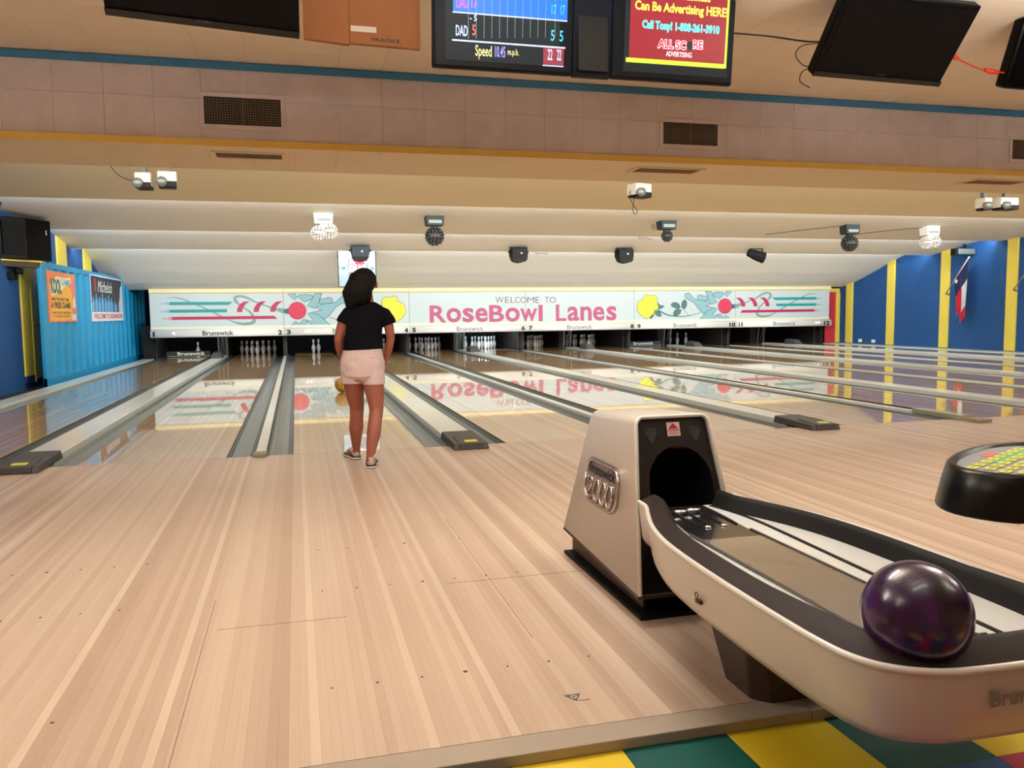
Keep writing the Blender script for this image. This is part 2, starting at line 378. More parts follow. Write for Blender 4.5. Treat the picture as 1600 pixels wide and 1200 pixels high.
for i in range(0, 58):
    x = X0+i*TS
    if x < XL or x+TS > XR: continue
    jz = random.uniform(-0.0015, 0.0015)
    if x < 8.2:
        for me, z in ((fa, ZL), (fb, ZL+TS)):
            o = bpy.data.objects.new('acoustic_tile', me); C.objects.link(o); o.parent = ce; o.location = (x, YS+random.uniform(-0.002, 0.0), z)
        o = bpy.data.objects.new('acoustic_tile', un0); C.objects.link(o); o.parent = ce; o.location = (x, YS+0.001, ZL+random.uniform(-0.001, 0.0))
        for j in range(1, 6):
            o = bpy.data.objects.new('acoustic_tile', up0); C.objects.link(o); o.parent = ce; o.location = (x, YS-TS*j, ZH+random.uniform(-0.001, 0.001))
    else:
        restf.box(x+0.001, x+TS-0.001, YS, YS+0.012, ZL+0.001, ZL+TS-0.001); restf.box(x+0.001, x+TS-0.001, YS, YS+0.012, ZL+TS+0.001, ZH)
        restu.box(x+0.001, x+TS-0.001, YS+0.002, YS+1.2, ZL, ZL+0.012)
        for j in range(1, 6): rest.box(x+0.001, x+TS-0.001, YS-TS*j+0.001, YS-TS*(j-1)-0.001, ZH, ZH+0.012)
    for j in range(6, 26): rest.box(x+0.001, x+TS-0.001, YS-TS*j+0.001, YS-TS*(j-1)-0.001, ZH, ZH+0.012)
rest.build('acoustic_tile_rest', CEIL_HI, ce, kind='stuff', fix=False); restf.build('soffit_tile_rest', SOFFIT, ce, kind='stuff', fix=False); restu.build('underside_tile_rest', UNDER, ce, kind='stuff', fix=False)
q = MB(); q.box(XL, XR, YS-0.022, YS-0.002, ZH-0.066, ZH-0.006); struct(q.build('trim_3', BLUET, bevel=0.003))
q = MB(); q.box(XL, XR, YS-0.016, YS-0.003, ZL-0.014, ZL+0.046); struct(q.build('trim_4', MUST, bevel=0.003))
# sawtooth sections falling towards the pins: thick slabs with a riser behind each lip
def slab(name, y0, z0, y1, z1, m, rz=None):
    q = MB(); t = 0.05
    q.hexa([(XL, y0, z0), (XR, y0, z0), (XR, y1, z1), (XL, y1, z1), (XL, y0, z0+t), (XR, y0, z0+t), (XR, y1, z1+t), (XL, y1, z1+t)])
    if rz: q.box(XL, XR, y1-0.02, y1, z1, rz)
    return q.build(name, m, ce)
slab('step_section', YF, 2.98, 6.0, 2.75, STEP, 2.95)
slab('step_section', 6.0, 2.92, 9.95, 2.70, STEPW, 2.90)
slab('step_section', 9.95, 2.86, 12.15, 2.515, STEPW, 2.72)
# last section curves down behind the masking units
prof = [(12.15, 2.70), (12.7, 2.68), (13.2, 2.60), (13.9, 2.38), (14.6, 2.14), (15.3, 1.92), (15.84, 1.80), (15.95, 1.78)]
q = MB(); rings = [[(XL, y, z), (XR, y, z), (XR, y, z+0.04), (XL, y, z+0.04)] for y, z in prof]; q.loft(rings, smooth=False); q.build('slope_section', mat('slope_white', (232, 234, 230), 0.6, var=0.03, scale=1.5, stretch=(0.5, 14, 14)), ce)
q = MB(); q.box(XL, XR, 15.9, 20.5, 1.84, 1.9); q.build('machine_roof', DARK, ce)
# unseen fixtures over the seating side, hung low so added uplight reaches the soffit
for x, y in TROF:
    q = MB(); q.box(x-0.62, x+0.62, y-0.30, y+0.30, 2.605, 2.622); q.box(x-0.5, x-0.49, y-0.005, y+0.005, 2.622, 3.21); q.box(x+0.49, x+0.5, y-0.005, y+0.005, 2.622, 3.21)
    o = q.build('ceiling_light', WHITE); tag(o, 'white pendant fluorescent fixture over the seating side', 'light', 'fluorescent fixtures over the seating side')

# ---------------------------------------------------------------- vents
def grille(name, label, x0, x1, z0, z1):
    y = YS-0.004
    t = thing(name, label, 'vent', ((x0+x1)/2, y, z0), 'square grilles in the soffit face')
    cx = (x0+x1)/2; w2 = (x1-x0)/2; h = z1-z0; f = 0.035
    q = MB(); q.box(-w2-f, w2+f, -0.012, 0.0, -f, 0); q.box(-w2-f, w2+f, -0.012, 0, h, h+f); q.box(-w2-f, -w2, -0.012, 0, 0, h); q.box(w2, w2+f, -0.012, 0, 0, h)
    q.build('frame', SOFFIT, t, bevel=0.002)
    q = MB(); q.box(-w2, w2, 0.0, 0.002, 0, h); q.build('duct_opening', DARK, t)
    q = MB(); nn = 30
    for k in range(1, nn): x = -w2+2*w2*k/nn; q.box(x-0.0018, x+0.0018, -0.008, -0.002, 0, h)
    for k in range(1, 11): z = h*k/11; q.box(-w2, w2, -0.006, -0.001, z-0.0015, z+0.0015)
    q.box(-0.004, 0.004, -0.01, -0.002, 0, h)
    q.build('grid', mat('vent_grid', (128, 112, 92), 0.5), t, kind='stuff')
grille('wall_vent', 'square-mesh vent in the soffit, leftmost, beneath the left flat television', -0.625, -0.01, 2.70, 2.925)
grille('wall_vent', 'square-mesh vent with a rust-stained frame in the soffit, right of the advert screen', 3.515, 4.09, 2.70, 2.905)
grille('wall_vent', 'square-mesh vent in the soffit cut off by the right photo edge', 7.62, 8.2, 2.70, 2.905)
def slot(label, x0, x1, y0, y1):
    t = thing('slot_vent', label, 'vent', ((x0+x1)/2, (y0+y1)/2, ZL), 'slot vents in the ceiling underside')
    w2 = (x1-x0)/2; d = (y1-y0)/2; f = 0.035; q = MB()
    q.box(-w2-f, w2+f, -d-f, -d, -0.012, 0); q.box(-w2-f, w2+f, d, d+f, -0.012, 0); q.box(-w2-f, -w2, -d, d, -0.012, 0); q.box(w2, w2+f, -d, d, -0.012, 0)
    q.build('frame', UNDER, t, bevel=0.002)
    q = MB(); q.box(-w2, w2, -d, d, -0.003, -0.001); q.build('duct_opening', mat('vent_dark', (74, 54, 34), 0.8), t)
    q = MB(); n = 30
    for k in range(1, n): x = -w2+2*w2*k/n; q.box(x-0.0022, x+0.0022, -d, d, -0.010, -0.003)
    q.build('slats', mat('slot_slat', (160, 128, 92), 0.5), t, kind='stuff')
slot('long slot vent in the ceiling underside below the leftmost mesh vent', -0.58, -0.02, 1.00, 1.24)
slot('slot vent in the ceiling underside right of the middle, above a white projector', 3.42, 4.10, 1.02, 1.26)
slot('slot vent in the ceiling underside near the right photo edge', 7.5, 8.2, 1.03, 1.27)
# ---------------------------------------------------------------- lanes with gutters
GWD = 0.208
def ordn(n): return ['first','second','third','fourth','fifth','sixth','seventh','eighth','ninth','tenth','eleventh','twelfth'][n-1]
ARW = mat('lane_marker', (96, 50, 34), 0.4, coat=1.0)
for n in range(1, 13):
    x = lane_x(n)
    t = thing('bowling_lane', 'glossy wooden bowling lane with grey gutters under the number %d, %s from the left' % (n, ordn(n)), 'lane', (x+Wd/2, 0, 0), 'bowling lanes')
    h = Wd/2
    q = MB(); q.box(-h, h, 0.002, 17.25, -0.05, 0); q.build('lane_bed', LANE, t)
    q = MB(); q.box(-h, h, 17.25, YE, -0.05, 0); q.build('pin_deck', DECK, t)
    for s in (-1, 1):
        # gutter: ledge, shallow round trough, upstand
        sec = [(h+0.001, -0.012), (h+0.010, -0.014), (h+0.018, -0.05), (h+0.05, -0.078), (h+0.10, -0.088), (h+0.15, -0.078), (h+GWD-0.02, -0.045), (h+GWD-0.006, -0.01)]
        out = [(u, v) for u, v in sec]+[(u, v-0.008) for u, v in reversed(sec)]
        q = MB(); q.loft([[(s*u, y, v) for u, v in out] for y in (0.0, 18.4)], smooth=False); o = q.build('gutter', GUT, t)
        for p in o.data.polygons: p.use_smooth = False
        q = MB(); q.box(s*(h+0.0005) if s > 0 else -h-0.006, h+0.006 if s > 0 else -h-0.0005, 0.01, YE, -0.05, -0.004); q.build('edge_strip', BROWN, t)
    # aiming markers
    if n <= 6:
        for k in range(-3, 4):
            y = 4.95-abs(k)*0.30; q = MB(); c = k*0.1351
            q.add([(c-0.016, y-0.06, 0.0005), (c+0.016, y-0.06, 0.0005), (c, y+0.06, 0.0005)], [(0, 1, 2)]); q.build('aiming_arrow', ARW, t, fix=False)
q = MB(); q.box(XL, XL+0.62, 0.0, 18.4, -0.14, -0.10); q.build('side_walkway', mat('walkway_dark', (32, 32, 36), 0.7), fl)

# ---------------------------------------------------------------- capping between lanes
DUST = mat('cap_end_scuffed', (140, 128, 104), 0.7, var=0.4, scale=40)
STK = mat('sticker_yellow', (206, 210, 60), 0.5)
def capping(x0, x1, label, wide=False, block=None):
    t = thing('lane_capping', label, 'lane divider', ((x0+x1)/2, 0, 0), 'cappings between the lanes')
    w = (x1-x0)/2; y0 = 0.20 if wide else 0.05
    z = 0.042 if wide else 0.018; ye = 16.85 if wide else 16.12
    q = MB(); q.hexa([(-w, y0, -0.09), (w, y0, -0.09), (w, ye, -0.09), (-w, ye, -0.09), (-w+0.006, y0, z), (w-0.006, y0, z), (w-0.006, ye, z), (-w+0.006, ye, z)])
    q.build('cap_top', CAPM, t, bevel=0.006)
    if block == 'foul':
        b = MB(); prof = [(-0.225, -0.06), (-0.25, 0.02), (-0.23, 0.05), (-0.02, 0.082), (0.10, 0.092), (0.37, 0.095), (0.37, 0.03)]
        # five sided housing with sloped nose
        w2 = 0.150
        b.hexa([(-w2, -0.235, 0.0), (w2, -0.235, 0.0), (w2, 0.40, 0.0), (-w2, 0.40, 0.0), (-w2+0.012, -0.215, 0.050), (w2-0.012, -0.215, 0.050), (w2-0.012, 0.40, 0.066), (-w2+0.012, 0.40, 0.066)])
        b.hexa([(-w2+0.05, -0.245, 0.0), (w2-0.05, -0.245, 0.0), (w2-0.05, -0.20, 0.0), (-w2+0.05, -0.20, 0.0), (-w2+0.05, -0.232, 0.054), (w2-0.05, -0.232, 0.054), (w2-0.05, 0.1, 0.074), (-w2+0.05, 0.1, 0.074)])
        bo = b.build('sensor_block', BLK2, t, bevel=0.008)
        q = MB(); q.hexa([(-0.045, -0.20, 0.0575), (0.06, -0.20, 0.0575), (0.06, -0.13, 0.0635), (-0.045, -0.13, 0.0635), (-0.045, -0.20, 0.059), (0.06, -0.20, 0.059), (0.06, -0.13, 0.065), (-0.045, -0.13, 0.065)]); q.build('sticker', STK, bo)
        q = MB(); q.box(w2-0.10, w2-0.02, 0.0, 0.16, -0.09, -0.02); 
    elif block == 'old':
        q = MB(); q.box(-w-0.008, w+0.008, -0.05, 0.10, 0.0, 0.022); q.box(-w+0.01, w-0.01, -0.07, 0.0, 0.0, 0.014); q.build('end_cap', DUST, t, bevel=0.004)
    elif block == 'clamp':
        q = MB(); q.box(-w-0.02, w+0.02, -0.10, 0.55, 0.0, 0.05); q.build('clamp_bar', mat('clamp_green_grey', (150, 152, 128), 0.5, var=0.15, scale=12), t, bevel=0.006)
        q = MB(); q.box(-w-0.01, w+0.06, -0.32, -0.14, 0.0, 0.034); q.build('clamp_foot', DUST, t, bevel=0.004)
    # hump covering the ball lift near the pins
    if wide:
        b = MB(); b.hexa([(-0.15, 15.0, z), (0.15, 15.0, z), (0.15, 15.6, z), (-0.15, 15.6, z), (-0.09, 15.12, z+0.13), (0.09, 15.12, z+0.13), (0.09, 15.6, z+0.15), (-0.09, 15.6, z+0.15)])
        b.build('lift_cover', mat('lift_cover_grey', (66, 68, 68), 0.5), t, bevel=0.02)
    return t
capping(-3.80, lane_x(1)-GWD, 'outermost light grey capping running along the blue partition')
for k in range(6):
    xl = lane_x(2*k+1)+Wd; xr = lane_x(2*k+2)
    nm = '%d and %d' % (2*k+1, 2*k+2)
    lab = ['widest capping at the left, its dark block cut by the photo edge', 'wide pale capping with dark sensor block just right of the girl',
           'wide pale capping with dark block, seen right of the ball return hood', 'wide grey capping between the seventh and eighth lanes', 'wide grey capping between the ninth and tenth lanes', 'wide grey capping between the eleventh and twelfth lanes'][k]
    capping(xl+GWD, xr-GWD, lab, True, 'foul')
for k in range(5):
    xl = lane_x(2*k+2)+Wd; xr = lane_x(2*k+3)
    lab = ['narrow pale capping with a scuffed end, left of the girl', 'narrow capping between the fourth and fifth lanes, partly hidden by the ball return', 'narrow capping with a greenish clamp at its near end, right side', 'narrow capping between the eighth and ninth lanes', 'narrow capping between the tenth and eleventh lanes'][k]
    capping(xl+GWD, xr-GWD, lab, False, 'clamp' if k == 2 else 'old')
capping(lane_x(12)+Wd+GWD, XR, 'wide pale capping along the foot of the right blue wall')

# ---------------------------------------------------------------- masking units with their printed art
ART = json.loads('''{"teal1":[[-3.05,1.468],[-3.053,1.39],[-1.621,1.38],[-1.512,1.463]],"teal2":[[-3.059,1.272],[-3.062,1.196],[-1.667,1.192],[-1.663,1.276]],"red1":[[-3.003,1.09],[-3.006,1.014],[-0.412,1.004],[-0.5,1.088]],"arrow":[[-1.427,1.195],[-1.412,1.289],[-1.361,1.375],[-1.287,1.443],[-1.226,1.467],[-1.089,1.466],[-1.168,1.423],[-1.23,1.362],[-1.281,1.275],[-1.296,1.194]],"arrow_dx":0.3680000000000001,"swirl":[[-3.088,1.561,0.007],[-2.959,1.581,0.014],[-2.832,1.565,0.019],[-2.663,1.512,0.022],[-2.505,1.431,0.022],[-2.345,1.366,0.022],[-2.196,1.296,0.024],[-1.856,1.114,0.026],[-1.613,0.986,0.015],[-1.438,0.915,0.033],[-1.272,0.888,0.044],[-1.105,0.898,0.051],[-1.006,0.953,0.059],[-1.026,1.072,0.044],[-1.094,1.185,0.036],[-1.244,1.306,0.026],[-1.372,1.4,0.031],[-1.44,1.475,0.056],[-1.46,1.562,0.046],[-1.364,1.605,0.036],[-1.222,1.586,0.041],[-1.057,1.51,0.036],[-0.94,1.446,0.026],[-0.679,1.344,0.023],[-0.499,1.279,0.038],[-0.319,1.227,0.077],[-0.234,1.201,0.103]],"pinA":[[11.32,1.554],[11.344,1.593],[11.405,1.614],[11.472,1.603],[11.515,1.564],[11.577,1.497],[11.645,1.44],[11.719,1.412],[11.911,1.394],[12.059,1.365],[12.16,1.291],[12.086,1.23],[12.011,1.219],[12.111,1.202],[12.323,1.16],[12.161,1.122],[12.05,1.056],[11.976,0.99],[11.952,0.985],[11.839,1.07],[11.752,1.172],[11.665,1.284],[11.578,1.352],[11.467,1.403],[11.369,1.454],[11.33,1.498]],"pinB":[[11.75,1.417],[11.731,1.473],[11.749,1.534],[11.798,1.562],[11.872,1.55],[11.947,1.522],[12.058,1.527],[12.084,1.392],[11.911,1.388],[11.762,1.412]],"pinC":[[12.007,1.661],[12.193,1.66],[12.25,1.559],[12.282,1.492],[12.402,1.328],[12.272,1.29],[12.197,1.268],[12.134,1.347],[12.083,1.448],[12.07,1.527],[12.032,1.605]],"pinD":[[12.25,1.61],[12.33,1.637],[12.455,1.642],[12.58,1.63],[12.668,1.596],[12.594,1.546],[12.482,1.445],[12.407,1.463],[12.257,1.531]],"pinE":[[12.693,1.658],[12.894,1.657],[12.72,1.494],[12.663,1.545],[12.687,1.602]],"pinF":[[11.792,0.813],[11.915,0.912],[11.976,0.984],[12.05,1.056],[12.161,1.122],[12.323,1.16],[12.392,1.137],[12.312,1.031],[12.238,0.925],[12.338,0.94],[12.412,0.962],[12.401,0.906],[12.314,0.839],[12.214,0.809]],"pinG":[[12.412,0.962],[12.512,0.983],[12.563,0.915],[12.602,0.869],[12.652,0.891],[12.714,0.93],[12.879,0.803],[12.464,0.809],[12.426,0.894]],"ball":[[12.658,1.215],0.222],"tail":[[12.873,1.284],[13.0,1.249],[13.001,1.153],[12.875,1.126]],"stem":[[10.472,1.107],[10.653,1.017],[10.774,0.971],[10.932,0.941],[11.078,0.923],[11.261,0.92],[11.434,0.938],[11.655,0.977],[11.852,1.034]],"twig":[[11.284,1.132],[11.436,0.974],[11.459,0.951]],"rose":[[10.052,1.584],[10.112,1.578],[10.207,1.55],[10.339,1.56],[10.399,1.505],[10.435,1.438],[10.423,1.361],[10.454,1.273],[10.466,1.185],[10.436,1.13],[10.364,1.119],[10.317,1.032],[10.221,0.934],[10.15,0.891],[10.054,0.875],[9.994,0.904],[9.971,0.948],[9.911,0.96],[9.863,1.037],[9.792,1.093],[9.798,1.191],[9.804,1.279],[9.833,1.366],[9.922,1.404],[9.993,1.464],[10.023,1.551]],"cal1":[[10.429,1.35],[10.52,1.261],[10.664,1.238],[10.592,1.178],[10.472,1.14],[10.466,1.229]],"cal2":[[10.364,1.108],[10.46,1.113],[10.533,1.051],[10.569,0.929],[10.461,0.931],[10.389,0.987],[10.341,1.032]],"cal3":[[10.341,0.998],[10.293,0.922],[10.221,0.851],[10.209,0.901],[10.269,0.955]],"leaf1":[[10.87,1.275],[10.93,1.329],[11.039,1.34],[11.137,1.289],[11.186,1.188],[11.125,1.156],[11.016,1.173],[10.918,1.213]],"leaf2":[[11.016,1.124],[11.113,1.145],[11.217,1.11],[11.175,1.011],[11.078,0.945],[10.956,0.941],[10.956,1.035]],"leaf3":[[11.216,1.288],[11.258,1.377],[11.319,1.426],[11.38,1.365],[11.393,1.264],[11.333,1.154],[11.284,1.137],[11.223,1.199]],"big":[["R",3.634,0.854,4.087,1.313],["o",4.101,0.848,4.506,1.24],["s",4.557,0.848,4.868,1.233],["e",4.92,0.846,5.265,1.237],["B",5.318,0.846,5.738,1.308],["o",5.786,0.839,6.201,1.235],["w",6.22,0.851,6.714,1.201],["l",6.766,0.843,6.877,1.301],["L",7.285,0.836,7.586,1.306],["a",7.636,0.836,7.979,1.247],["n",8.028,0.84,8.364,1.243],["e",8.416,0.838,8.76,1.239],["s",8.832,0.832,9.137,1.245]],"small":[["W",5.496,1.371,5.741,1.542],["E",5.778,1.369,5.9,1.541],["L",5.94,1.367,6.053,1.539],["C",6.066,1.366,6.205,1.538],["O",6.226,1.365,6.408,1.537],["M",6.427,1.363,6.641,1.535],["E",6.676,1.361,6.791,1.534],["T",6.952,1.359,7.076,1.533],["O",7.09,1.358,7.281,1.531]],"bruns":[[-2.283,0.623,-1.523,0.767],[0.982,0.58,1.8,0.729],[4.364,0.589,5.128,0.711],[7.572,0.579,8.34,0.691],[10.907,0.59,11.682,0.716],[14.265,0.575,15.038,0.702]]}''')
B0 = -GN/2
UL = ['leftmost masking unit with teal and red stripes and a grey swirl', 'masking unit with bursting red ball and yellow rose behind the girl',
      'masking unit numbered 5 and 6 with the start of the rose-coloured lettering', 'masking unit numbered 7 and 8 with the end of the rose-coloured lettering',
      'masking unit with a yellow rose and a red ball, right of the lettering', 'rightmost masking unit with red arrows and teal stripes']
CREAM2 = mat('band_cream', (226, 222, 196), 0.45)
BULB = mat('strike_bulb', (255, 205, 200), 0.4, emit=2.5)
def ribbon(pts, w=None):
    L, R = [], []
    for i, p in enumerate(pts):
        a = pts[max(i-1, 0)]; b = pts[min(i+1, len(pts)-1)]; dx, dz = b[0]-a[0], b[1]-a[1]; l = math.hypot(dx, dz) or 1
        ww = (p[2] if w is None else w)/2; nx, nz = -dz/l*ww, dx/l*ww
        L.append((p[0]+nx, p[1]+nz)); R.append((p[0]-nx, p[1]-nz))
    return L, R
for k in range(6):
    x0 = B0+(k-1)*P; x1 = x0+P
    if k == 0: x0 = -3.53
    if k == 5: x1 = 16.30
    t = thing('masking_unit', UL[k], 'masking unit', ((x0+x1)/2, YM, 0.56), 'masking units above the pins')
    cx = (x0+x1)/2
    fn = lambda u, v, d, cx=cx: (u-cx, -0.0015-d, v-0.56)
    q = MB(); q.box(x0-cx+0.004, x1-cx-0.004, 0.0, 0.05, 0.22, 1.13); q.build('art_panel', MASK, t)
    ov = 0.03 if k == 5 else 0
    q = MB(); q.loft([[(x, y, z) for y, z in ((0.06, 1.12), (-0.02, 1.12), (-0.045, 1.15), (-0.045, 1.225), (-0.02, 1.25), (0.06, 1.25))] for x in (x0-cx+0.003, x1-cx-0.003+ov)], smooth=False); q.build('top_trim', CREAM, t)
    q = MB(); q.box(x0-cx+0.003, x1-cx-0.003, -0.012, 0.03, 0.215, 0.275); q.build('band', CREAM2, t)
    arc = [(0.06, 0.0), (-0.06, 0.0), (-0.088, 0.012), (-0.098, 0.035), (-0.100, 0.08), (-0.098, 0.13), (-0.080, 0.175), (-0.045, 0.205), (-0.01, 0.215), (0.06, 0.215)]
    q = MB(); q.loft([[(x, y, z) for y, z in arc] for x in (x0-cx+0.003, x1-cx-0.003+ov)], smooth=True); q.build('bottom_trim', WHITE, t)
    ft = lambda u, v, d, cx=cx: (u-cx, -0.102-d, v-0.56)
    def sign(name, m, polys, d=0.0, parent=t):
        q = MB()
        for p in polys:
            q.prism(p, lambda u, v, dd: fn(u, v, d))
        return q.build(name, m, parent)
    def strip(name, m, pts, w=None, d=0.0):
        L, R = ribbon(pts, w); q = MB(); n = len(L)
        q.add([fn(u, v, d) for u, v in L]+[fn(u, v, d) for u, v in R], [(i, i+1, n+i+1, n+i) for i in range(n-1)])
        return q.build(name, m, t)
    # trim lettering and numbers
    tx = cx-0.0
    bb = {0: (-2.283, -1.523), 1: (0.99, 1.80), 2: (4.36, 5.12), 3: (7.58, 8.34), 4: (10.91, 11.68), 5: (14.26, 15.03)}[k]
    text_mesh('trim_lettering', 'Brunswick', (bb[0], 0.605, bb[1], 0.725), ft, GREYP if k else BLKP, t, bold=0.004 if k else 0.018, d=0.001)
    nl, nr = 2*k+1, 2*k+2
    def num(s, xa, right):
        wdt = 0.105 if len(s) == 1 else 0.20
        if s == '1': wdt = 0.05
        if s == '11': wdt = 0.13
        a, b = (xa-wdt, xa) if right else (xa, xa+wdt)
        text_mesh('lane_number', s, (a, 0.590, b, 0.715), ft, BLKP, t, bold=0.045, d=0.001)
    num(str(nl), x0+0.06, False); num(str(nr), x1-0.05, True)
    if k in (0, 5):
        # stripes fading at the outer end, arrows, swirl; the right end unit is a mirror image
        mc = B0+2*P
        mu = (lambda u: u) if k == 0 else (lambda u: 2*mc-u)
        pp = lambda L: [(mu(a), b) for a, b in L]
        strip('swirl', SWIRL, [(mu(a), b, w_) for a, b, w_ in catmull([tuple((p[0], p[1], p[2]*1.5)) for p in ART['swirl']], 5)], d=0.0005)
        for nm, m, ml in (('teal1', TEAL, TEALL), ('teal2', TEAL, TEALL), ('red1', REDP, REDL)):
            L = ART[nm]; sign('stripe', m, [pp(L)], d=0.001)
            a, b = L[0], L[1]; zt, zb = max(a[1], b[1]), min(a[1], b[1]); xs = a[0]
            st = sign('stripe_fade', ml, [pp([(xs-0.10, zb+0.01), (xs, zb), (xs, zt), (xs-0.10, zt-0.01)]), pp([(xs-0.24, zb+0.02), (xs-0.11, zb+0.016), (xs-0.11, zb+0.03), (xs-0.24, zb+0.032)]), pp([(xs-0.22, zt-0.03), (xs-0.11, zt-0.034), (xs-0.11, zt-0.018), (xs-0.22, zt-0.016)])], d=0.001)
        for j in range(3): sign('arrow', REDP, [pp([(a+j*ART['arrow_dx']*1.13, b) for a, b in ART['arrow']])], d=0.0015)
    if k in (1, 4):
        mc = B0+2*P
        mu = (lambda u: u) if k == 4 else (lambda u: 2*mc-u)
        pp = lambda L: [(mu(a), b) for a, b in L]
        def outlined(nm, name, m, d, w_=0.014):
            L = pp(ART[nm]); sign(name, m, [L], d=d); 
            strip(name+'_outline', INK, [(a, b) for a, b in L+[L[0]]], w_, d=d+0.0004)
        for i, nm in enumerate(('pinB', 'pinC', 'pinD', 'pinE', 'pinG', 'pinF', 'pinA')): outlined(nm, 'printed_pin', PING, 0.0005+0.0006*i)
        (bc, bz), br = ART['ball']; bc = mu(bc)
        sign('tail', INK, [pp(ART['tail'])], d=0.004)
        sign('ball_ring', INK, [[(bc+(br+0.012)*math.cos(a*math.pi/18), bz+(br+0.012)*math.sin(a*math.pi/18)) for a in range(36)]], d=0.0045)
        sign('printed_ball', REDB, [[(bc+br*math.cos(a*math.pi/18), bz+br*math.sin(a*math.pi/18)) for a in range(36)]], d=0.005)
        st = [(mu(a), b) for a, b in catmull([tuple(p) for p in ART['stem']], 5)]
        n_ = len(st); strip('stem', LEAF, [(a, b, 0.045-0.033*i/n_) for i, (a, b) in enumerate(st)], d=0.004)
        strip('twig', INK, [(mu(a), b) for a, b in ART['twig']], 0.012, d=0.0042)
        for nm in ('cal1', 'cal2', 'cal3', 'leaf1', 'leaf2', 'leaf3'): outlined(nm, 'leaf', LEAF, 0.0046, 0.016)
        L = catmull([tuple(p) for p in pp(ART['rose'])], 3, True); sign('rose', ROSEY, [L], d=0.0055); strip('rose_outline', INK, L+[L[0]], 0.013, d=0.006)
        rc = (mu(10.17), 1.21)
        for rr, a0, a1 in ((0.10, 0.3, 3.4), (0.17, 2.6, 5.6), (0.24, 4.2, 6.9), (0.05, 1.5, 5.5), (0.27, 0.9, 2.6)):
            strip('petal_line', mat('petal_line', (188, 170, 20), 0.5), [(rc[0]+rr*1.1*math.cos(a0+(a1-a0)*i/12), rc[1]+rr*math.sin(a0+(a1-a0)*i/12)) for i in range(13)], 0.014, d=0.006)
    # strike indicator bulbs
    for bx in {0: (-2.98,), 1: (0.30, 0.40), 5: (15.78, 15.88)}.get(k, ()):
        q = MB(); q.lathe([(0.0001, -0.016), (0.022, -0.012), (0.030, 0.0), (0.030, 0.012), (0.0001, 0.012)], (bx-cx, -0.104, 0.11), 14, 'y'); q.build('indicator_bulb', BULB, t)
    # big lettering spans the two middle units
    if k in (2, 3):
        for L, size in ((ART['big'], 0), (ART['small'], 1)):
            for gch, xa, za, xb, zb in L:
                own = 2 if (xa+xb)/2 < B0+2*P else 3
                if own != k: continue
                if size == 0:
                    text_mesh('letter_edge', gch, (xa-0.006, za-0.006, xb+0.006, zb+0.006), fn, LETO, t, bold=0.022, d=0.0008)
                    text_mesh('letter', gch, (xa, za, xb, zb), fn, LETT, t, bold=0.008, d=0.002)
                else:
                    text_mesh('letter', gch, (xa, za, xb, zb), fn, LETO, t, bold=-0.006, d=0.002)

# ---------------------------------------------------------------- pin area: kickbacks, curtains, sweep bars, pins
KB = mat('kickback_brown', (58, 44, 40), 0.6, var=0.15, scale=5)
CURT = mat('pit_curtain', (12, 16, 22), 0.9, var=0.3, scale=4)
SWB = mat('sweep_board', (26, 30, 30), 0.5)
for k in range(6):
    for side, (xa, xb) in (('l', (lane_x(2*k+1)+Wd+0.02+GWD-0.02, lane_x(2*k+2)-GWD)),):
        t = thing('kickback_frame', 'dark machine frame with metal guide posts, %s such frame from the left' % ordn(k+1), 'machine frame', ((xa+xb)/2, 16.6, -0.08), 'pinsetter frames between the decks')
        w = (xb-xa)/2-0.035
        q = MB(); q.box(-w, w, 1.0, 3.6, 0, 0.95); q.build('side_panel', KB, t)
        for s in (-1, 1):
            q = MB(); q.hexa([(s*w-0.02, 0.55, 0.0), (s*w+0.02, 0.55, 0.0), (s*w+0.02, 0.60, 0.0), (s*w-0.02, 0.60, 0.0), (s*w-0.02, 0.40, 0.95), (s*w+0.02, 0.40, 0.95), (s*w+0.02, 0.46, 0.95), (s*w-0.02, 0.46, 0.95)])
            q.build('guide_post', GREYM, t)
        q = MB(); q.tube([(-w*0.5, 0.5, 0.1), (0.0, 0.42, 0.5), (w*0.6, 0.45, 0.95)], 0.012); q.tube([(w*0.4, 0.5, 0.08), (w*0.2, 0.4, 0.5), (-w*0.3, 0.45, 0.95)], 0.010); q.build('hoses', GREYM, t)
for k in range(7):
    xa = (lane_x(2*k)+Wd+GWD) if k > 0 else -3.80; xb = (lane_x(2*k+1)-GWD) if k < 6 else 16.40
    t = thing('division_board', 'narrow dark board standing between neighbouring pin decks, %s from the left' % ordn(k+1), 'machine frame', ((xa+xb)/2, 16.3, -0.08), 'division boards')
    w = (xb-xa)/2; w = max(w, 0.03)
    q = MB(); q.hexa([(-w, 0.0, 0), (w, 0.0, 0), (w, 3.9, 0), (-w, 3.9, 0), (-w, -0.12, 0.95), (w, -0.12, 0.95), (w, 3.9, 0.95), (-w, 3.9, 0.95)]); q.build('side_panel', DARK if k < 1 else mat('division_dark', (44, 38, 36), 0.6), t)
    q = MB(); q.box(-w-0.004, w+0.004, 0.25, 0.30, 0, 0.95); q.build('edge_rail', GREYM, t)
for n in range(1, 13):
    x = lane_x(n)+Wd/2
    t = thing('pit_curtain', 'dark padded curtain behind the %s pin deck from the left' % ordn(n), 'curtain', (x, 19.3, -0.1), 'pit curtains')
    q = MB(); q.box(-0.72, 0.72, 0, 0.05, 0, 1.3); q.build('padding', CURT, t)
    q = MB(); q.box(-0.72, 0.72, -0.02, 0.0, 0.45, 0.47); q.build('seam', DARK, t)
BLB = mat('sweep_blue_board', (24, 52, 78), 0.5)
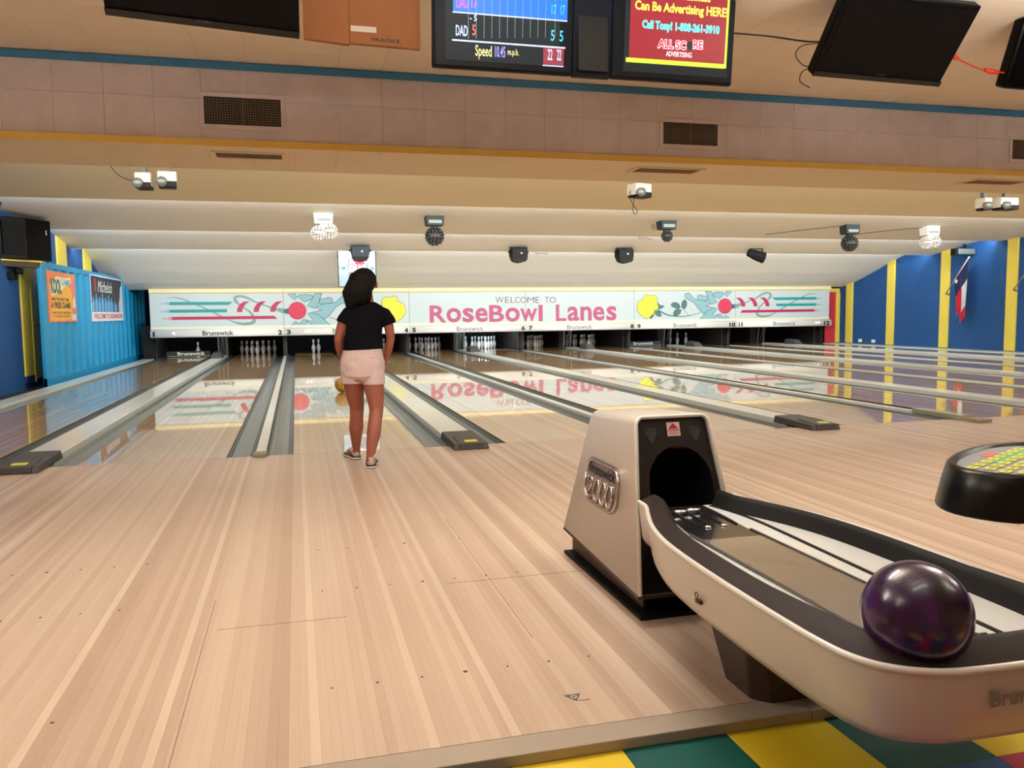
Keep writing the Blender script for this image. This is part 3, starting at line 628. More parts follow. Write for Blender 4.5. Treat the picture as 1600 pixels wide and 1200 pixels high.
for n, m, y, up_ in ((1, SWB, 17.0, 0.0), (9, BLB, 16.9, 0.0)):
    x = lane_x(n)+Wd/2
    t = thing('sweep_bar', 'lowered dark sweep board with white lettering in front of the pins on lane %d' % n if n == 1 else 'lowered blue sweep board with white lettering on lane 9', 'sweep bar', (x, y, 0.03), 'sweep bars')
    q = MB(); q.box(-0.56, 0.56, 0, 0.02, 0, 0.13); q.build('board', m, t, bevel=0.004)
    q = MB(); q.box(-0.52, 0.56, -0.05, 0.0, -0.012, 0.0); q.build('lower_lip', mat('lip_cream', (170, 160, 120), 0.5), t)
    text_mesh('lettering', 'Brunswick', (-0.28, 0.02, 0.42, 0.11) if n == 1 else (-0.35, 0.025, 0.30, 0.11), lambda u, v, d: (u, -0.003, v), WTEXT, t, bold=0.02)
pp = [(0.0001, 0), (0.0257, 0), (0.0270, 0.004), (0.0359, 0.019), (0.0450, 0.057), (0.0530, 0.0857), (0.0605, 0.1143), (0.0590, 0.1500), (0.0493, 0.1845), (0.0370, 0.213), (0.0262, 0.239), (0.0230, 0.254), (0.0240, 0.275), (0.0286, 0.298), (0.0316, 0.323), (0.0323, 0.343), (0.0290, 0.365), (0.0180, 0.377), (0.0001, 0.381)]
def make_pin():
    t = thing('bowling_pin', 'white pin', 'bowling pin', (0, 0, 0))
    MB().lathe(pp, n=18).build('body', PINW, t)
    for z in (0.248, 0.268):
        r = 0.0241 if z < 0.26 else 0.0247
        MB().lathe([(r-0.002, z-0.005), (r+0.0008, z-0.005), (r+0.0010, z+0.005), (r-0.002, z+0.005)], n=18).build('red_stripe', PINR, t)
    return t
POS = [(0, 0), (-.1524, .264), (.1524, .264), (-.3048, .528), (0, .528), (.3048, .528), (-.4572, .792), (-.1524, .792), (.1524, .792), (.4572, .792)]
ALL = list(range(1, 11))
rack = {1: [3], 2: ALL, 3: [5, 9], 4: ALL, 5: ALL, 6: ALL, 7: ALL, 8: ALL, 10: [8, 2, 3], 11: [8, 5]}
pin0 = make_pin(); used = False
PNAME = ['head pin', 'second-row left pin', 'second-row right pin', 'third-row left pin', 'third-row centre pin', 'third-row right pin', 'back-row outer left pin', 'back-row inner left pin', 'back-row inner right pin', 'back-row outer right pin']
for n, L in rack.items():
    for i in L:
        o = copy_tree(pin0) if used else pin0; used = True
        o.location = (lane_x(n)+Wd/2+POS[i-1][0], 17.62+POS[i-1][1], 0.001); o.rotation_euler.z = random.random()*6
        o['label'] = 'white bowling pin, %s of the rack on the %s lane' % (PNAME[i-1], ordn(n))
        if n == 1: o['label'] = 'lone white bowling pin standing behind the sweep board on lane 1'
        if n == 3: o['label'] = 'white bowling pin left standing on lane 3, %s of the two' % ('left' if i == 5 else 'right')
        o['group'] = 'pins on lane %d' % n
# pin deck lamps (under the masking, lighting the pins)
for n, pw, c in ((1, 6, (0.8, 0.95, 1.0)), (2, 2.4, (1, 0.93, 0.85)), (3, 12, (0.85, 0.95, 1.0)), (5, 1.0, (1, 0.96, 0.9)), (6, 26, (0.75, 0.92, 1.0)), (7, 1.4, (1, 0.97, 0.9)), (8, 1.4, (1, 0.97, 0.9)), (9, 2.2, (0.8, 0.9, 1.0)), (10, 1.6, (1, 0.97, 0.9)), (11, 0.8, (1, 1, 1)), (4, 1.0, (1, 1, 1)), (12, 1.0, (0.8, 0.9, 1))):
    area('pin_deck_light', (lane_x(n)+Wd/2, 16.6, 0.80), (math.radians(62), 0, 0), 0.8, 0.06, pw, c)
# ---------------------------------------------------------------- blue corrugated partition, posters, speaker, wall things at the left
CB = mat('container_blue', (22, 142, 194), 0.45, var=0.10, scale=5, bump=0.05)
t = thing('corrugated_partition', 'bright blue corrugated metal partition along the outer edge of lane 1', 'partition', (-4.04, 8.5, 0.0))
q = MB(); q.box(-0.02, 0.0, 0.1, 9.9, 0.0, 2.0); q.build('back_sheet', CB, t)
q = MB(); q.box(-0.02, 0.05, 0.0, 9.95, 1.95, 2.045); q.build('top_rail', CB, t, bevel=0.008)
q = MB(); q.box(-0.02, 0.05, 0.0, 9.95, -0.09, 0.10); q.build('bottom_rail', CB, t, bevel=0.008)
q = MB(); q.box(-0.022, 0.045, 0.0, 0.42, -0.09, 2.045); q.build('end_post', CB, t, bevel=0.01)
rib = MB(); rib.hexa([(0.0, 0.0, 0.09), (0.0, 0.30, 0.09), (0.045, 0.24, 0.09), (0.045, 0.06, 0.09), (0.0, 0.0, 1.955), (0.0, 0.30, 1.955), (0.045, 0.24, 1.955), (0.045, 0.06, 1.955)])
rm = rib.data('corrugation'); rm.materials.append(CB)
bm = bmesh.new(); bm.from_mesh(rm); bmesh.ops.recalc_face_normals(bm, faces=bm.faces); bm.to_mesh(rm); bm.free()
for i in range(18):
    o = bpy.data.objects.new('corrugation', rm); C.objects.link(o); o.parent = t; o.location = (0, 0.50+i*0.52, 0)
def flat(x): return lambda u, v, d: (x+d, u, v)
def rect(u0, v0, u1, v1): return [(u0, v0), (u1, v0), (u1, v1), (u0, v1)]
PX = -3.992
# orange advertising poster
t = thing('poster', 'orange and yellow poster advertising a free game, left one on the blue partition', 'poster', (PX, 9.69, 1.03))
L_ = lambda u, v, d: (0.003+d, u-9.69, v-1.03)
OR = mat('poster_orange', (236, 130, 70), 0.5); YO = mat('poster_yellow', (238, 176, 62), 0.5); PK = mat('poster_pink', (226, 120, 120), 0.5)
q = MB(); q.box(0, 0.003, 8.78-9.69, 10.60-9.69, 0, 0.88); q.build('sheet', OR, t)
q = MB(); q.prism([(8.9, 1.06), (10.5, 1.06), (10.3, 1.62), (9.9, 1.72), (9.4, 1.56), (8.95, 1.5)], lambda u, v, d: L_(u, v, 0.0004)); q.build('yellow_field', YO, t)
q = MB(); q.prism([(8.93, 1.52), (8.93, 1.68), (9.35, 1.83), (9.7, 1.82), (10.3, 1.84), (10.3, 1.74), (9.85, 1.66), (9.5, 1.55), (9.05, 1.48)], lambda u, v, d: L_(u, v, 0.0008)); q.build('logo_back', mat('poster_cream', (238, 232, 200), 0.5), t)
text_mesh('logo_letters', 'KOOL', (8.98, 1.52, 9.65, 1.79), L_, mat('poster_green', (36, 96, 84), 0.5), t, bold=0.05, d=0.0014)
text_mesh('logo_letters', 'GAMES', (9.68, 1.68, 10.26, 1.80), L_, mat('poster_lightblue', (110, 176, 200), 0.5), t, bold=0.04, d=0.0014)
text_mesh('lettering', 'MAKE YOUR NEXT GAME', (9.0, 1.40, 10.1, 1.46), L_, BROWN, t, bold=0.02, d=0.0014)
text_mesh('lettering', 'A FREE GAME', (8.93, 1.27, 10.2, 1.38), L_, BLKP, t, bold=0.03, d=0.0014)
text_mesh('lettering', 'HOW TO PLAY AND WIN', (9.0, 1.17, 10.15, 1.215), L_, BROWN, t, bold=0.01, d=0.0014)
text_mesh('lettering', 'AT THE FRONT COUNTER', (9.05, 1.11, 10.1, 1.15), L_, BROWN, t, bold=0.01, d=0.0014)
q = MB(); q.prism([(10.25, 1.08), (10.56, 1.10), (10.58, 1.80), (10.45, 1.84), (10.35, 1.6), (10.42, 1.35), (10.28, 1.22)], lambda u, v, d: L_(u, v, 0.0011)); q.build('side_figure', PK, t)
q = MB(); q.prism([(10.24, 1.06), (10.58, 1.06), (10.56, 1.16), (10.30, 1.18)], lambda u, v, d: L_(u, v, 0.0018)); q.prism([(10.36, 1.30), (10.55, 1.28), (10.54, 1.50), (10.42, 1.46)], lambda u, v, d: L_(u, v, 0.0018)); q.build('side_figure_pale', mat('poster_pale', (220, 210, 205), 0.5), t)
# dark beer poster
t = thing('poster', 'dark blue poster with script lettering over pale blue bottles, right one on the partition', 'poster', (PX, 13.4, 1.02))
L_ = lambda u, v, d: (0.003+d, u-13.4, v-1.02)
q = MB(); q.box(0, 0.003, 11.82-13.4, 14.98-13.4, 0, 0.97); q.build('sheet', mat('poster_white', (222, 226, 234), 0.5), t)
q = MB(); q.prism(rect(11.87, 1.22, 14.93, 1.965), lambda u, v, d: L_(u, v, 0.0005)); q.build('dark_field', mat('poster_navy', (34, 36, 58), 0.5), t)
q = MB(); q.prism([(14.55, 1.22), (14.93, 1.22), (14.93, 1.86), (14.75, 1.80), (14.66, 1.55), (14.52, 1.4)], lambda u, v, d: L_(u, v, 0.001)); q.build('tall_glass', mat('poster_pale2', (206, 206, 216), 0.5), t)
q = MB(); q.prism(rect(12.14, 1.64, 12.34, 1.92), lambda u, v, d: L_(u, v, 0.001)); q.build('red_ribbon', mat('poster_red', (140, 44, 54), 0.5), t)
PB = mat('poster_ice', (96, 174, 220), 0.5, var=0.35, scale=18); PB2 = mat('poster_ice_dark', (34, 86, 150), 0.5)
q = MB(); q.prism([(11.87, 1.22), (14.5, 1.22), (14.4, 1.40), (13.9, 1.45), (13.0, 1.52), (12.2, 1.50), (11.87, 1.42)], lambda u, v, d: L_(u, v, 0.001)); q.build('ice', PB2, t)
for i, bx in enumerate((12.0, 12.28, 12.56, 12.85, 13.15, 13.45, 13.75, 14.15)):
    hh = (0.30, 0.36, 0.30, 0.37, 0.31, 0.35, 0.30, 0.24)[i]; w_ = 0.105
    q = MB(); q.prism([(bx-w_, 1.23), (bx+w_, 1.23), (bx+w_, 1.23+hh*0.55), (bx+0.04, 1.23+hh*0.75), (bx+0.04, 1.23+hh), (bx-0.04, 1.23+hh), (bx-0.04, 1.23+hh*0.75), (bx-w_, 1.23+hh*0.55)], lambda u, v, d: L_(u, v, 0.0016)); q.build('printed_bottle', PB, t)
text_mesh('script_lettering', 'Michelob', (12.45, 1.64, 13.85, 1.88), L_, WTEXT, t, bold=0.0, d=0.002, shear=0.35)
text_mesh('lettering', 'WELCOME TO BEERMAKERS', (12.0, 1.075, 14.88, 1.18), L_, mat('poster_magenta', (206, 50, 90), 0.5), t, bold=0.03, d=0.0012)
# yellow edged lintel with the loudspeaker on top
t = thing('lintel', 'dark lintel with a yellow edge between the left wall and the blue partition', 'lintel', (-4.2, 8.3, 1.93))
q = MB(); q.hexa([(-0.35, -0.55, 0.0), (0.20, 0.22, 0.0), (0.20, 0.42, 0.0), (-0.35, -0.35, 0.0), (-0.35, -0.55, 0.09), (0.20, 0.22, 0.09), (0.20, 0.42, 0.09), (-0.35, -0.35, 0.09)]); q.build('beam', BROWN, t)
q = MB(); q.hexa([(-0.35, -0.57, 0.09), (0.22, 0.20, 0.09), (0.22, 0.44, 0.09), (-0.35, -0.33, 0.09), (-0.35, -0.57, 0.115), (0.22, 0.20, 0.115), (0.22, 0.44, 0.115), (-0.35, -0.33, 0.115)]); q.build('yellow_edge', YEL, t)
t = thing('loudspeaker', 'big black loudspeaker cabinet sitting above the left doorway', 'loudspeaker', (-4.12, 8.5, 2.05))
q = MB()
pl = [(-0.268, -0.62), (0.02, -0.30), (0.255, 0.18), (0.10, 0.55), (-0.268, 0.55)]
q.loft([[(x, y, z) for x, y in pl] for z in (0.0, 0.66)], smooth=False); cab = q.build('cabinet', SCRB, t, bevel=0.01)
q = MB(); q.hexa([(-0.235, -0.60, 0.06), (0.005, -0.33, 0.06), (0.012, -0.337, 0.06), (-0.228, -0.607, 0.06), (-0.235, -0.60, 0.60), (0.005, -0.33, 0.60), (0.012, -0.337, 0.60), (-0.228, -0.607, 0.60)]); q.build('grille', mat('speaker_grille', (10, 10, 11), 0.8, spec=0.2), t)
q = MB(); q.box(0.20, 0.215, 0.085, 0.12, 0.42, 0.50); q.build('badge', WHITE, t)
t = thing('emergency_light', 'small black twin-spot emergency light on the left blue wall', 'light', (XL+0.002, 8.27, 1.73))
q = MB(); q.box(0, 0.09, -0.12, 0.12, 0, 0.13); q.build('housing', BLACK, t, bevel=0.01)
for s in (-1, 1):
    q = MB(); q.lathe([(0.02, 0.0), (0.05, 0.06), (0.055, 0.085), (0.0001, 0.08)], (0.08, s*0.085, 0.13), 14, 'x'); q.build('lamp_head', BLACK, t)

# ---------------------------------------------------------------- flags on the right wall
FB = mat('flag_blue', (26, 34, 84), 0.8); FW = mat('flag_white', (222, 220, 226), 0.8); FR = mat('flag_red', (206, 26, 48), 0.8)
def flag(label, x, y, z):
    t = thing('flag', label, 'flag', (x, y, z), 'flags on the right wall')
    # pole leans out of the wall bracket up and away
    b0 = Vector((0, 0, 0)); tip = Vector((-0.30, -1.05, 0.88)); 
    q = MB(); q.tube([b0, b0.lerp(tip, 0.32)], 0.012, 8); q.tube([(0.11, 0.0, -0.03), (0.0, 0.0, 0.0)], 0.02, 8); q.build('bracket', GREYM, t)
    q = MB(); q.tube([b0.lerp(tip, 0.3), tip], 0.016, 8); q.sphere(tip, 0.025, 10, 6); q.build('pole', mat('pole_white', (208, 200, 186), 0.5), t)
    # cloth hangs in folds from the upper part of the pole
    def cloth(a0, a1, z0f, z1f, m, name, off=0.0):
        q = MB(); N = 12; rows = 14; g = []
        for i in range(N+1):
            a = a0+(a1-a0)*i/N; top = b0.lerp(tip, a)
            for j in range(rows+1):
                f = z0f+(z1f-z0f)*j/rows; drop = 1.42*f
                gather = 1-0.45*f
                fold = 0.035*math.sin(i*1.9+f*2.2)*min(1, f*3)
                px = top.x*gather+(-0.22)*(1-gather)+fold*0.7; py = top.y*gather+(-0.80)*(1-gather)+fold+off
                g.append((px, py, top.z-drop*(0.75+0.25*a)))
        fs = [(i*(rows+1)+j, (i+1)*(rows+1)+j, (i+1)*(rows+1)+j+1, i*(rows+1)+j+1) for i in range(N) for j in range(rows)]
        q.add(g, fs, True); return q.build(name, m, t)
    cloth(0.38, 0.98, 0.0, 0.36, FB, 'blue_field')
    cloth(0.68, 0.98, 0.36, 0.84, FW, 'white_band')
    cloth(0.42, 0.68, 0.36, 0.80, FR, 'red_band')
    cloth(0.60, 0.98, 0.84, 1.02, FR, 'red_band', -0.01)
    q = MB(); s = [(math.cos(math.pi/2+i*math.pi/5)*(0.075 if i % 2 == 0 else 0.03), math.sin(math.pi/2+i*math.pi/5)*(0.075 if i % 2 == 0 else 0.03)) for i in range(10)]
    q.prism(s, lambda u, v, d: (-0.30+d, -0.66-u, 0.30+v), -0.003); q.build('star', FW, t)
flag('red, white and blue flag with one star hanging on the right wall', 16.70, 11.50, 1.46)
flag('second flag on its tilted pole, cut off by the right photo edge', 16.70, 9.38, 1.50)
t = thing('bracket_pair', 'two small white clips at the foot of the right blue wall', 'clips', (XR, 14.7, 0.06))
for dy in (-0.3, 0.3):
    q = MB(); q.box(-0.05, 0.0, dy-0.06, dy+0.06, 0, 0.10); q.build('clip', WHITE, t, bevel=0.01)
q = MB(); q.box(-0.03, 0.0, -0.24, 0.24, 0.0, 0.02); q.build('link_bar', GREYM, t)

# ---------------------------------------------------------------- party lights under the stepped ceiling
SILV = mat('mirror_silver', (214, 216, 214), 0.12, metal=0.9)
BALLD = mat('disco_dark', (24, 24, 26), 0.4, metal=0.2)
FIXG = mat('fixture_grey_green', (40, 50, 52), 0.6, spec=0.25)
FIXB = mat('fixture_black', (15, 14, 15), 0.6, spec=0.2)
LENS = mat('lens_clear', (236, 240, 236), 0.05, coat=0.5)
def disco(label, x, y, z, col='black'):
    t = thing('disco_light', label, 'party light', (x, y, z), 'disco balls under the ceiling')
    M1 = WHITE if col == 'silver' else FIXG
    q = MB(); q.hexa([(-0.15, -0.12, -0.15), (0.15, -0.12, -0.15), (0.15, 0.12, -0.15), (-0.15, 0.12, -0.15), (-0.17, -0.12, 0.06), (0.16, -0.12, 0.06), (0.16, 0.12, 0.01), (-0.17, 0.12, 0.01)]); q.build('housing', M1, t, bevel=0.012)
    q = MB(); q.box(-0.115, 0.115, -0.124, -0.119, -0.11, -0.055); q.build('label_plate', mat('plate_grey', (120, 130, 130), 0.5), t)
    q = MB(); q.lathe([(0.07, -0.22), (0.07, -0.14)], n=14); q.build('neck', M1, t)
    cs = [(0, 0, -0.33, 0.165)] if col != 'silver' else [(-0.09, 0, -0.30, 0.12), (0.10, -0.02, -0.27, 0.125)]
    if col == 'small': cs = [(0.01, 0, -0.27, 0.105)]
    for (bx, by, bz, r) in cs:
        q = MB(); q.sphere((bx, by, bz), r, 20, 12); bo = q.build('ball', SILV if col == 'silver' else BALLD, t)
        q = MB()
        for i in range(1, 9):
            la = -math.pi/2+math.pi*i/9; nn = max(5, int(16*math.cos(la)))
            for j in range(nn):
                lo = 2*math.pi*(j+0.5*(i % 2))/nn; d = Vector((math.cos(la)*math.cos(lo), math.cos(la)*math.sin(lo), math.sin(la)))
                p = Vector((bx, by, bz))+d*r*0.98; q.tube([p, p+d*0.014], [0.023*r/0.165, 0.016*r/0.165], 6)
        q.build('lenses', mat('lens_dark', (74, 76, 74), 0.15, metal=0.2) if col != 'silver' else LENS, bo, kind='stuff')
disco('silver twin mirror balls on a white box, upper left of the girl', 0.568, 7.90, 2.80, 'silver')
disco('black disco ball on a grey box, right of the silver mirror balls', 2.49, 7.93, 2.80)
disco('small black glossy disco ball with a coiled cable, right of the photo centre', 7.00, 7.98, 2.80, 'small')
disco('black disco ball with a wire trailing left, right half of the ceiling', 11.15, 8.08, 2.77)
disco('silver twin mirror balls on a white box near the right wall', 13.11, 8.08, 2.77, 'silver')
def scan(label, x, y, z, m, tilt=0.0):
    t = thing('moonflower_light', label, 'party light', (x, y, z), 'hooded party lights under the ceiling')
    q = MB(); q.box(-0.20, 0.20, -0.02, 0.02, 0.0, 0.02); q.box(-0.205, -0.19, -0.02, 0.02, -0.16, 0.02); q.box(0.19, 0.205, -0.02, 0.02, -0.16, 0.02); q.build('yoke', m, t)
    pr = [(-0.18, -0.02), (0.18, -0.02), (0.185, -0.20), (0.13, -0.30), (0.0, -0.335), (-0.13, -0.30), (-0.185, -0.20)]
    q = MB(); q.loft([[(u, -0.16, v) for u, v in pr], [(u, 0.16, v*0.92) for u, v in pr]], smooth=False); bo = q.build('housing', m, t, bevel=0.012)
    q = MB(); q.loft([[(u*1.02, -0.17, v) for u, v in [(-0.18, -0.24), (0.18, -0.24), (0.13, -0.315), (0.0, -0.35), (-0.13, -0.315)]], [(u*1.02, 0.10, v) for u, v in [(-0.18, -0.24), (0.18, -0.24), (0.13, -0.315), (0.0, -0.35), (-0.13, -0.315)]]], smooth=False); q.build('hood', mat('hood_brown', (28, 18, 16), 0.6, spec=0.2), t)
    for s in (-1, 1):
        q = MB(); q.lathe([(0.0001, s*0.245), (0.022, s*0.24), (0.022, s*0.19), (0.0001, s*0.185)], (0, 0, -0.10), 10, 'x'); q.build('knob', m, t)
    q = MB(); q.lathe([(0.0001, -0.175), (0.02, -0.172), (0.02, -0.155), (0.0001, -0.155)], (0.03, 0, -0.13), 12, 'y'); q.build('lens', LENS, t)
scan('hooded grey-green party light in front of the beer clock above the girl', 1.455, 11.6, 2.585, FIXG)
scan('hooded black party light left of two, above the welcome lettering', 5.04, 11.65, 2.575, FIXB)
scan('hooded black party light above the end of the lettering', 7.64, 11.65, 2.575, FIXB)
t = thing('par_light', 'tilted black hexagonal lamp with bracket, above the red ball print on the right', 'party light', (11.12, 11.6, 2.59))
q = MB(); q.box(-0.17, 0.17, -0.02, 0.02, 0.0, 0.015); q.box(-0.175, -0.165, -0.02, 0.02, -0.14, 0.015); q.box(0.165, 0.175, -0.02, 0.02, -0.14, 0.015); q.build('yoke', FIXB, t)
q = MB(); q.tube([(-0.20, 0.05, -0.08), (0.02, 0.0, -0.16), (0.20, -0.05, -0.22)], [0.09, 0.13, 0.145], 8, smooth=False); q.build('housing', FIXB, t, bevel=0.01)
def cable(name, label, pts, r, m, cat='cable', k=6):
    q = MB(); q.tube(catmull([tuple(p) for p in pts], k), r, 6); o = q.build(name, m); o['label'] = label; o['category'] = cat; return o
CBL = mat('cable_dark', (44, 34, 28), 0.6)
cable('cable', 'coiled dark cable beside the small disco ball', [(6.84, 7.95, 2.77), (6.77, 7.95, 2.71), (6.70, 7.95, 2.74), (6.68, 7.95, 2.67), (6.74, 7.95, 2.69), (6.72, 7.95, 2.63)], 0.006, CBL)
cable('cable', 'thin wire running left from the right black disco ball', [(10.93, 8.05, 2.785), (10.45, 8.6, 2.755), (9.95, 9.3, 2.715)], 0.006, CBL)
cable('cable', 'thin wire running left from the right silver mirror balls', [(12.90, 8.05, 2.785), (12.4, 8.6, 2.755), (11.95, 9.3, 2.715)], 0.006, CBL)
for lab, x, y, z in (('short hooked wire left dangling between the two black party lights', 5.75, 12.13, 2.52), ('short hooked wire under the ceiling above the yellow rose print', 7.42, 9.93, 2.70)):
    cable('wire_hook', lab, [(x-0.16, y, z+0.01), (x-0.13, y, z-0.05), (x-0.09, y, z-0.02), (x-0.05, y, z-0.035), (x+0.06, y, z-0.03), (x+0.10, y, z-0.06), (x+0.14, y, z-0.02)], 0.006, CBL)
# projectors behind the soffit
PWH = mat('projector_white', (206, 206, 200), 0.4); PGR = mat('projector_grey', (96, 96, 98), 0.4)
def projector(label, x, y, z, rz, long=0.42):
    t = thing('projector', label, 'projector', (x, y, z), 'ceiling projectors behind the soffit', rz)
    q = MB(); q.box(-0.03, 0.03, -0.03, 0.03, 0.05, 0.36); q.build('mount', PGR, t)
    q = MB(); q.hexa([(-long/2, -0.10, -0.09), (long/2, -0.10, -0.09), (long/2, 0.10, -0.09), (-long/2, 0.10, -0.09), (-long/2, -0.10, 0.06), (long/2, -0.10, 0.06), (long/2, 0.10, 0.06), (-long/2, 0.10, 0.06)]); q.build('body', PWH, t, bevel=0.015)
    q = MB(); q.hexa([(-long/2+0.01, -0.108, -0.12), (long/2-0.01, -0.108, -0.12), (long/2-0.01, 0.08, -0.12), (-long/2+0.01, 0.08, -0.12), (-long/2, -0.108, -0.05), (long/2, -0.108, -0.05), (long/2, 0.10, -0.05), (-long/2, 0.10, -0.05)]); q.build('lower_shell', BLACK, t, bevel=0.01)
    q = MB(); q.lathe([(0.0001, -0.16), (0.05, -0.16), (0.058, -0.10), (0.058, -0.08)], (-long*0.28, 0, -0.06), 16, 'y'); q.build('lens', GREYM, t)
    return t
projector('white and black projector hanging at the left, below the left slot vent', -1.29, 3.35, 2.66, 0.1, 0.20)
projector('pale grey projector box hanging right beside another at the left ceiling', -1.53, 3.35, 2.64, -0.05, 0.17)
projector('speckled white projector with a dangling loop of cable, right of centre', 4.41, 3.32, 2.68, 0.3, 0.26)
projector('long white and black projector near the right photo edge', 10.24, 3.35, 2.64, 0.0, 0.32)
projector('small white projector unit with ring bracket left of the long one at the right edge', 9.86, 3.35, 2.63, 0.0, 0.13)
t = thing('spotlight', 'black tilted spotlight cut off by the left photo edge', 'party light', (-3.1, 3.4, 2.35))
q = MB(); q.box(-0.02, 0.02, -0.02, 0.02, 0.05, 0.62); q.build('mount', PGR, t)
q = MB(); q.hexa([(-0.30, -0.1, 0.02), (0.05, -0.1, -0.10), (0.05, 0.1, -0.10), (-0.30, 0.1, 0.02), (-0.26, -0.1, 0.14), (0.10, -0.1, 0.02), (0.10, 0.1, 0.02), (-0.26, 0.1, 0.14)]); q.build('housing', BLACK, t, bevel=0.015)
cable('cable', 'loop of dark cable hanging from the speckled projector', [(4.30, 3.3, 2.70), (4.27, 3.3, 2.60), (4.30, 3.3, 2.50), (4.36, 3.3, 2.42), (4.37, 3.3, 2.37), (4.33, 3.3, 2.36), (4.31, 3.3, 2.42), (4.33, 3.3, 2.52), (4.30, 3.3, 2.62)], 0.005, CBL)
cable('cable', 'dark cable curving up from the left projector', [(-1.60, 3.3, 2.62), (-1.70, 3.3, 2.62), (-1.80, 3.3, 2.68), (-1.86, 3.3, 2.76)], 0.005, CBL)
t = thing('wall_fixture', 'grey box light fixture under the ceiling at the right blue wall', 'light', (16.55, 10.75, 2.45))
q = MB(); q.box(-0.28, 0.24, -0.10, 0.10, -0.02, 0.12); q.build('housing', mat('fixture_grey', (92, 104, 100), 0.4), t, bevel=0.02)
q = MB(); q.box(-0.36, -0.28, -0.09, 0.09, -0.04, 0.13); q.build('front_ring', FIXB, t, bevel=0.01)
q = MB(); q.box(-0.05, 0.03, -0.02, 0.02, 0.12, 0.24); q.build('mount', FIXB, t)
# beer clock held off the slope by thin arms
t = thing('wall_clock', 'square framed clock with a red beer label, hanging behind the girl\'s head', 'clock', (1.485, 13.02, 1.74))
q = MB(); q.box(-0.445, 0.445, 0.0, 0.03, 0, 0.87); q.build('frame', FIXB, t)
q = MB(); q.box(-0.425, 0.425, -0.004, 0.0, 0.015, 0.855); q.build('glass', mat('sign_glass', (128, 150, 162), 0.35, coat=0.3, var=0.1, scale=3), t)
S_ = lambda u, v, d: (u, -0.005-d, v)
q = MB(); q.prism(rect(-0.21, 0.10, 0.25, 0.66), lambda u, v, d: S_(u, v, 0.0005)); q.build('label_field', mat('sign_grey', (112, 112, 124), 0.4), t)
q = MB(); q.prism([(-0.12, 0.44), (0.16, 0.44), (0.24, 0.62), (-0.06, 0.65), (-0.16, 0.56)], lambda u, v, d: S_(u, v, 0.001)); q.build('red_patch', mat('sign_red', (206, 32, 52), 0.4), t)
text_mesh('lettering', 'Bud', (-0.20, 0.36, 0.22, 0.60), S_, mat('sign_white', (240, 240, 240), 0.4), t, bold=0.03, d=0.002, shear=0.25)
text_mesh('digit', '9', (-0.36, 0.40, -0.27, 0.47), S_, INK, t, bold=0.02, d=0.002)
text_mesh('digit', '3', (0.30, 0.40, 0.38, 0.47), S_, INK, t, bold=0.02, d=0.002)

q = MB(); q.tube([(-0.3, 0.02, 0.80), (-0.3, 0.30, 0.84)], 0.008, 6); q.tube([(0.3, 0.02, 0.80), (0.3, 0.30, 0.84)], 0.008, 6); q.tube([(-0.3, 0.02, 0.05), (-0.3, 2.2, 0.12)], 0.006, 6); q.build('wall_bracket', FIXB, t)
# ---------------------------------------------------------------- television screens overhead
def screen_thing(name, label, p0, p1, h, tilt, depth, bez, mscr, group=None, cat='television'):
    """p0,p1 lower corners of the front face; leans forward by tilt towards the seats"""
    p0 = Vector(p0); p1 = Vector(p1); W_ = (p1-p0).length; xd = (p1-p0).normalized(); n0 = Vector((xd.y, -xd.x, 0)).normalized()
    upv = (Vector((0, 0, 1))*math.cos(tilt)+n0*math.sin(tilt)); nv = xd.cross(upv)
    t = thing(name, label, cat, p0, group)
    f = lambda u, v, d: tuple(xd*u+upv*v+nv*d)
    def bx(q, u0, u1, v0, v1, d0, d1):
        q.hexa([f(u0, v0, d0), f(u1, v0, d0), f(u1, v0, d1), f(u0, v0, d1), f(u0, v1, d0), f(u1, v1, d0), f(u1, v1, d1), f(u0, v1, d1)]); return q
    return t, f, bx, W_
t, f, bx, W_ = screen_thing('television', 'switched-off black flat television at the upper left', (-0.926, -1.5, 2.81), (0.132, -1.5, 2.752), 0.55, 0.75, 0.1, 0.03, None, 'flat televisions')
bx(MB(), 0, W_, 0, 0.56, -0.09, 0.0).build('cabinet', SCRB, t, bevel=0.01)
bx(MB(), 0.04, W_-0.04, 0.075, 0.53, 0.0, 0.004).build('screen', SCRB, t)
bx(MB(), 0.0, W_, 0.0, 0.045, 0.0, 0.012).build('lower_bezel', BLACKG, t, bevel=0.004)
text_mesh('maker_lettering', 'DYNEX', (0.49, 0.030, 0.57, 0.042), f, GREYP, t, d=0.013)
bx(MB(), W_*0.45, W_*0.55, 0.28, 0.36, -0.16, -0.09).build('mount', BLACK, t)
t, f, bx, W_ = screen_thing('television', 'switched-off black flat television at the upper right', (3.625, -1.5, 2.745), (4.693, -1.5, 2.73), 0.6, 0.72, 0.1, 0.03, None, 'flat televisions')
bx(MB(), 0, W_, 0, 0.58, -0.09, 0.0).build('cabinet', SCRB, t, bevel=0.012)
bx(MB(), 0.04, W_-0.04, 0.08, 0.55, 0.0, 0.004).build('screen', SCRB, t)
bx(MB(), 0.0, W_, 0.0, 0.04, 0.0, 0.012).build('lower_bezel', BLACKG, t, bevel=0.004)
text_mesh('maker_lettering', 'DYNEX', (0.50, 0.045, 0.58, 0.055), f, GREYP, t, d=0.005)
bx(MB(), W_*0.45, W_*0.55, 0.28, 0.36, -0.16, -0.09).build('mount', BLACK, t)
t, f, bx, W_ = screen_thing('television', 'corner of another black television cut off by the upper right photo edge', (5.28, -1.5, 2.745), (6.3, -1.62, 2.70), 0.6, 0.4, 0.1, 0.03, None, 'flat televisions')
bx(MB(), 0, W_, 0, 0.50, -0.12, 0.0).build('cabinet', SCRB, t, bevel=0.02)
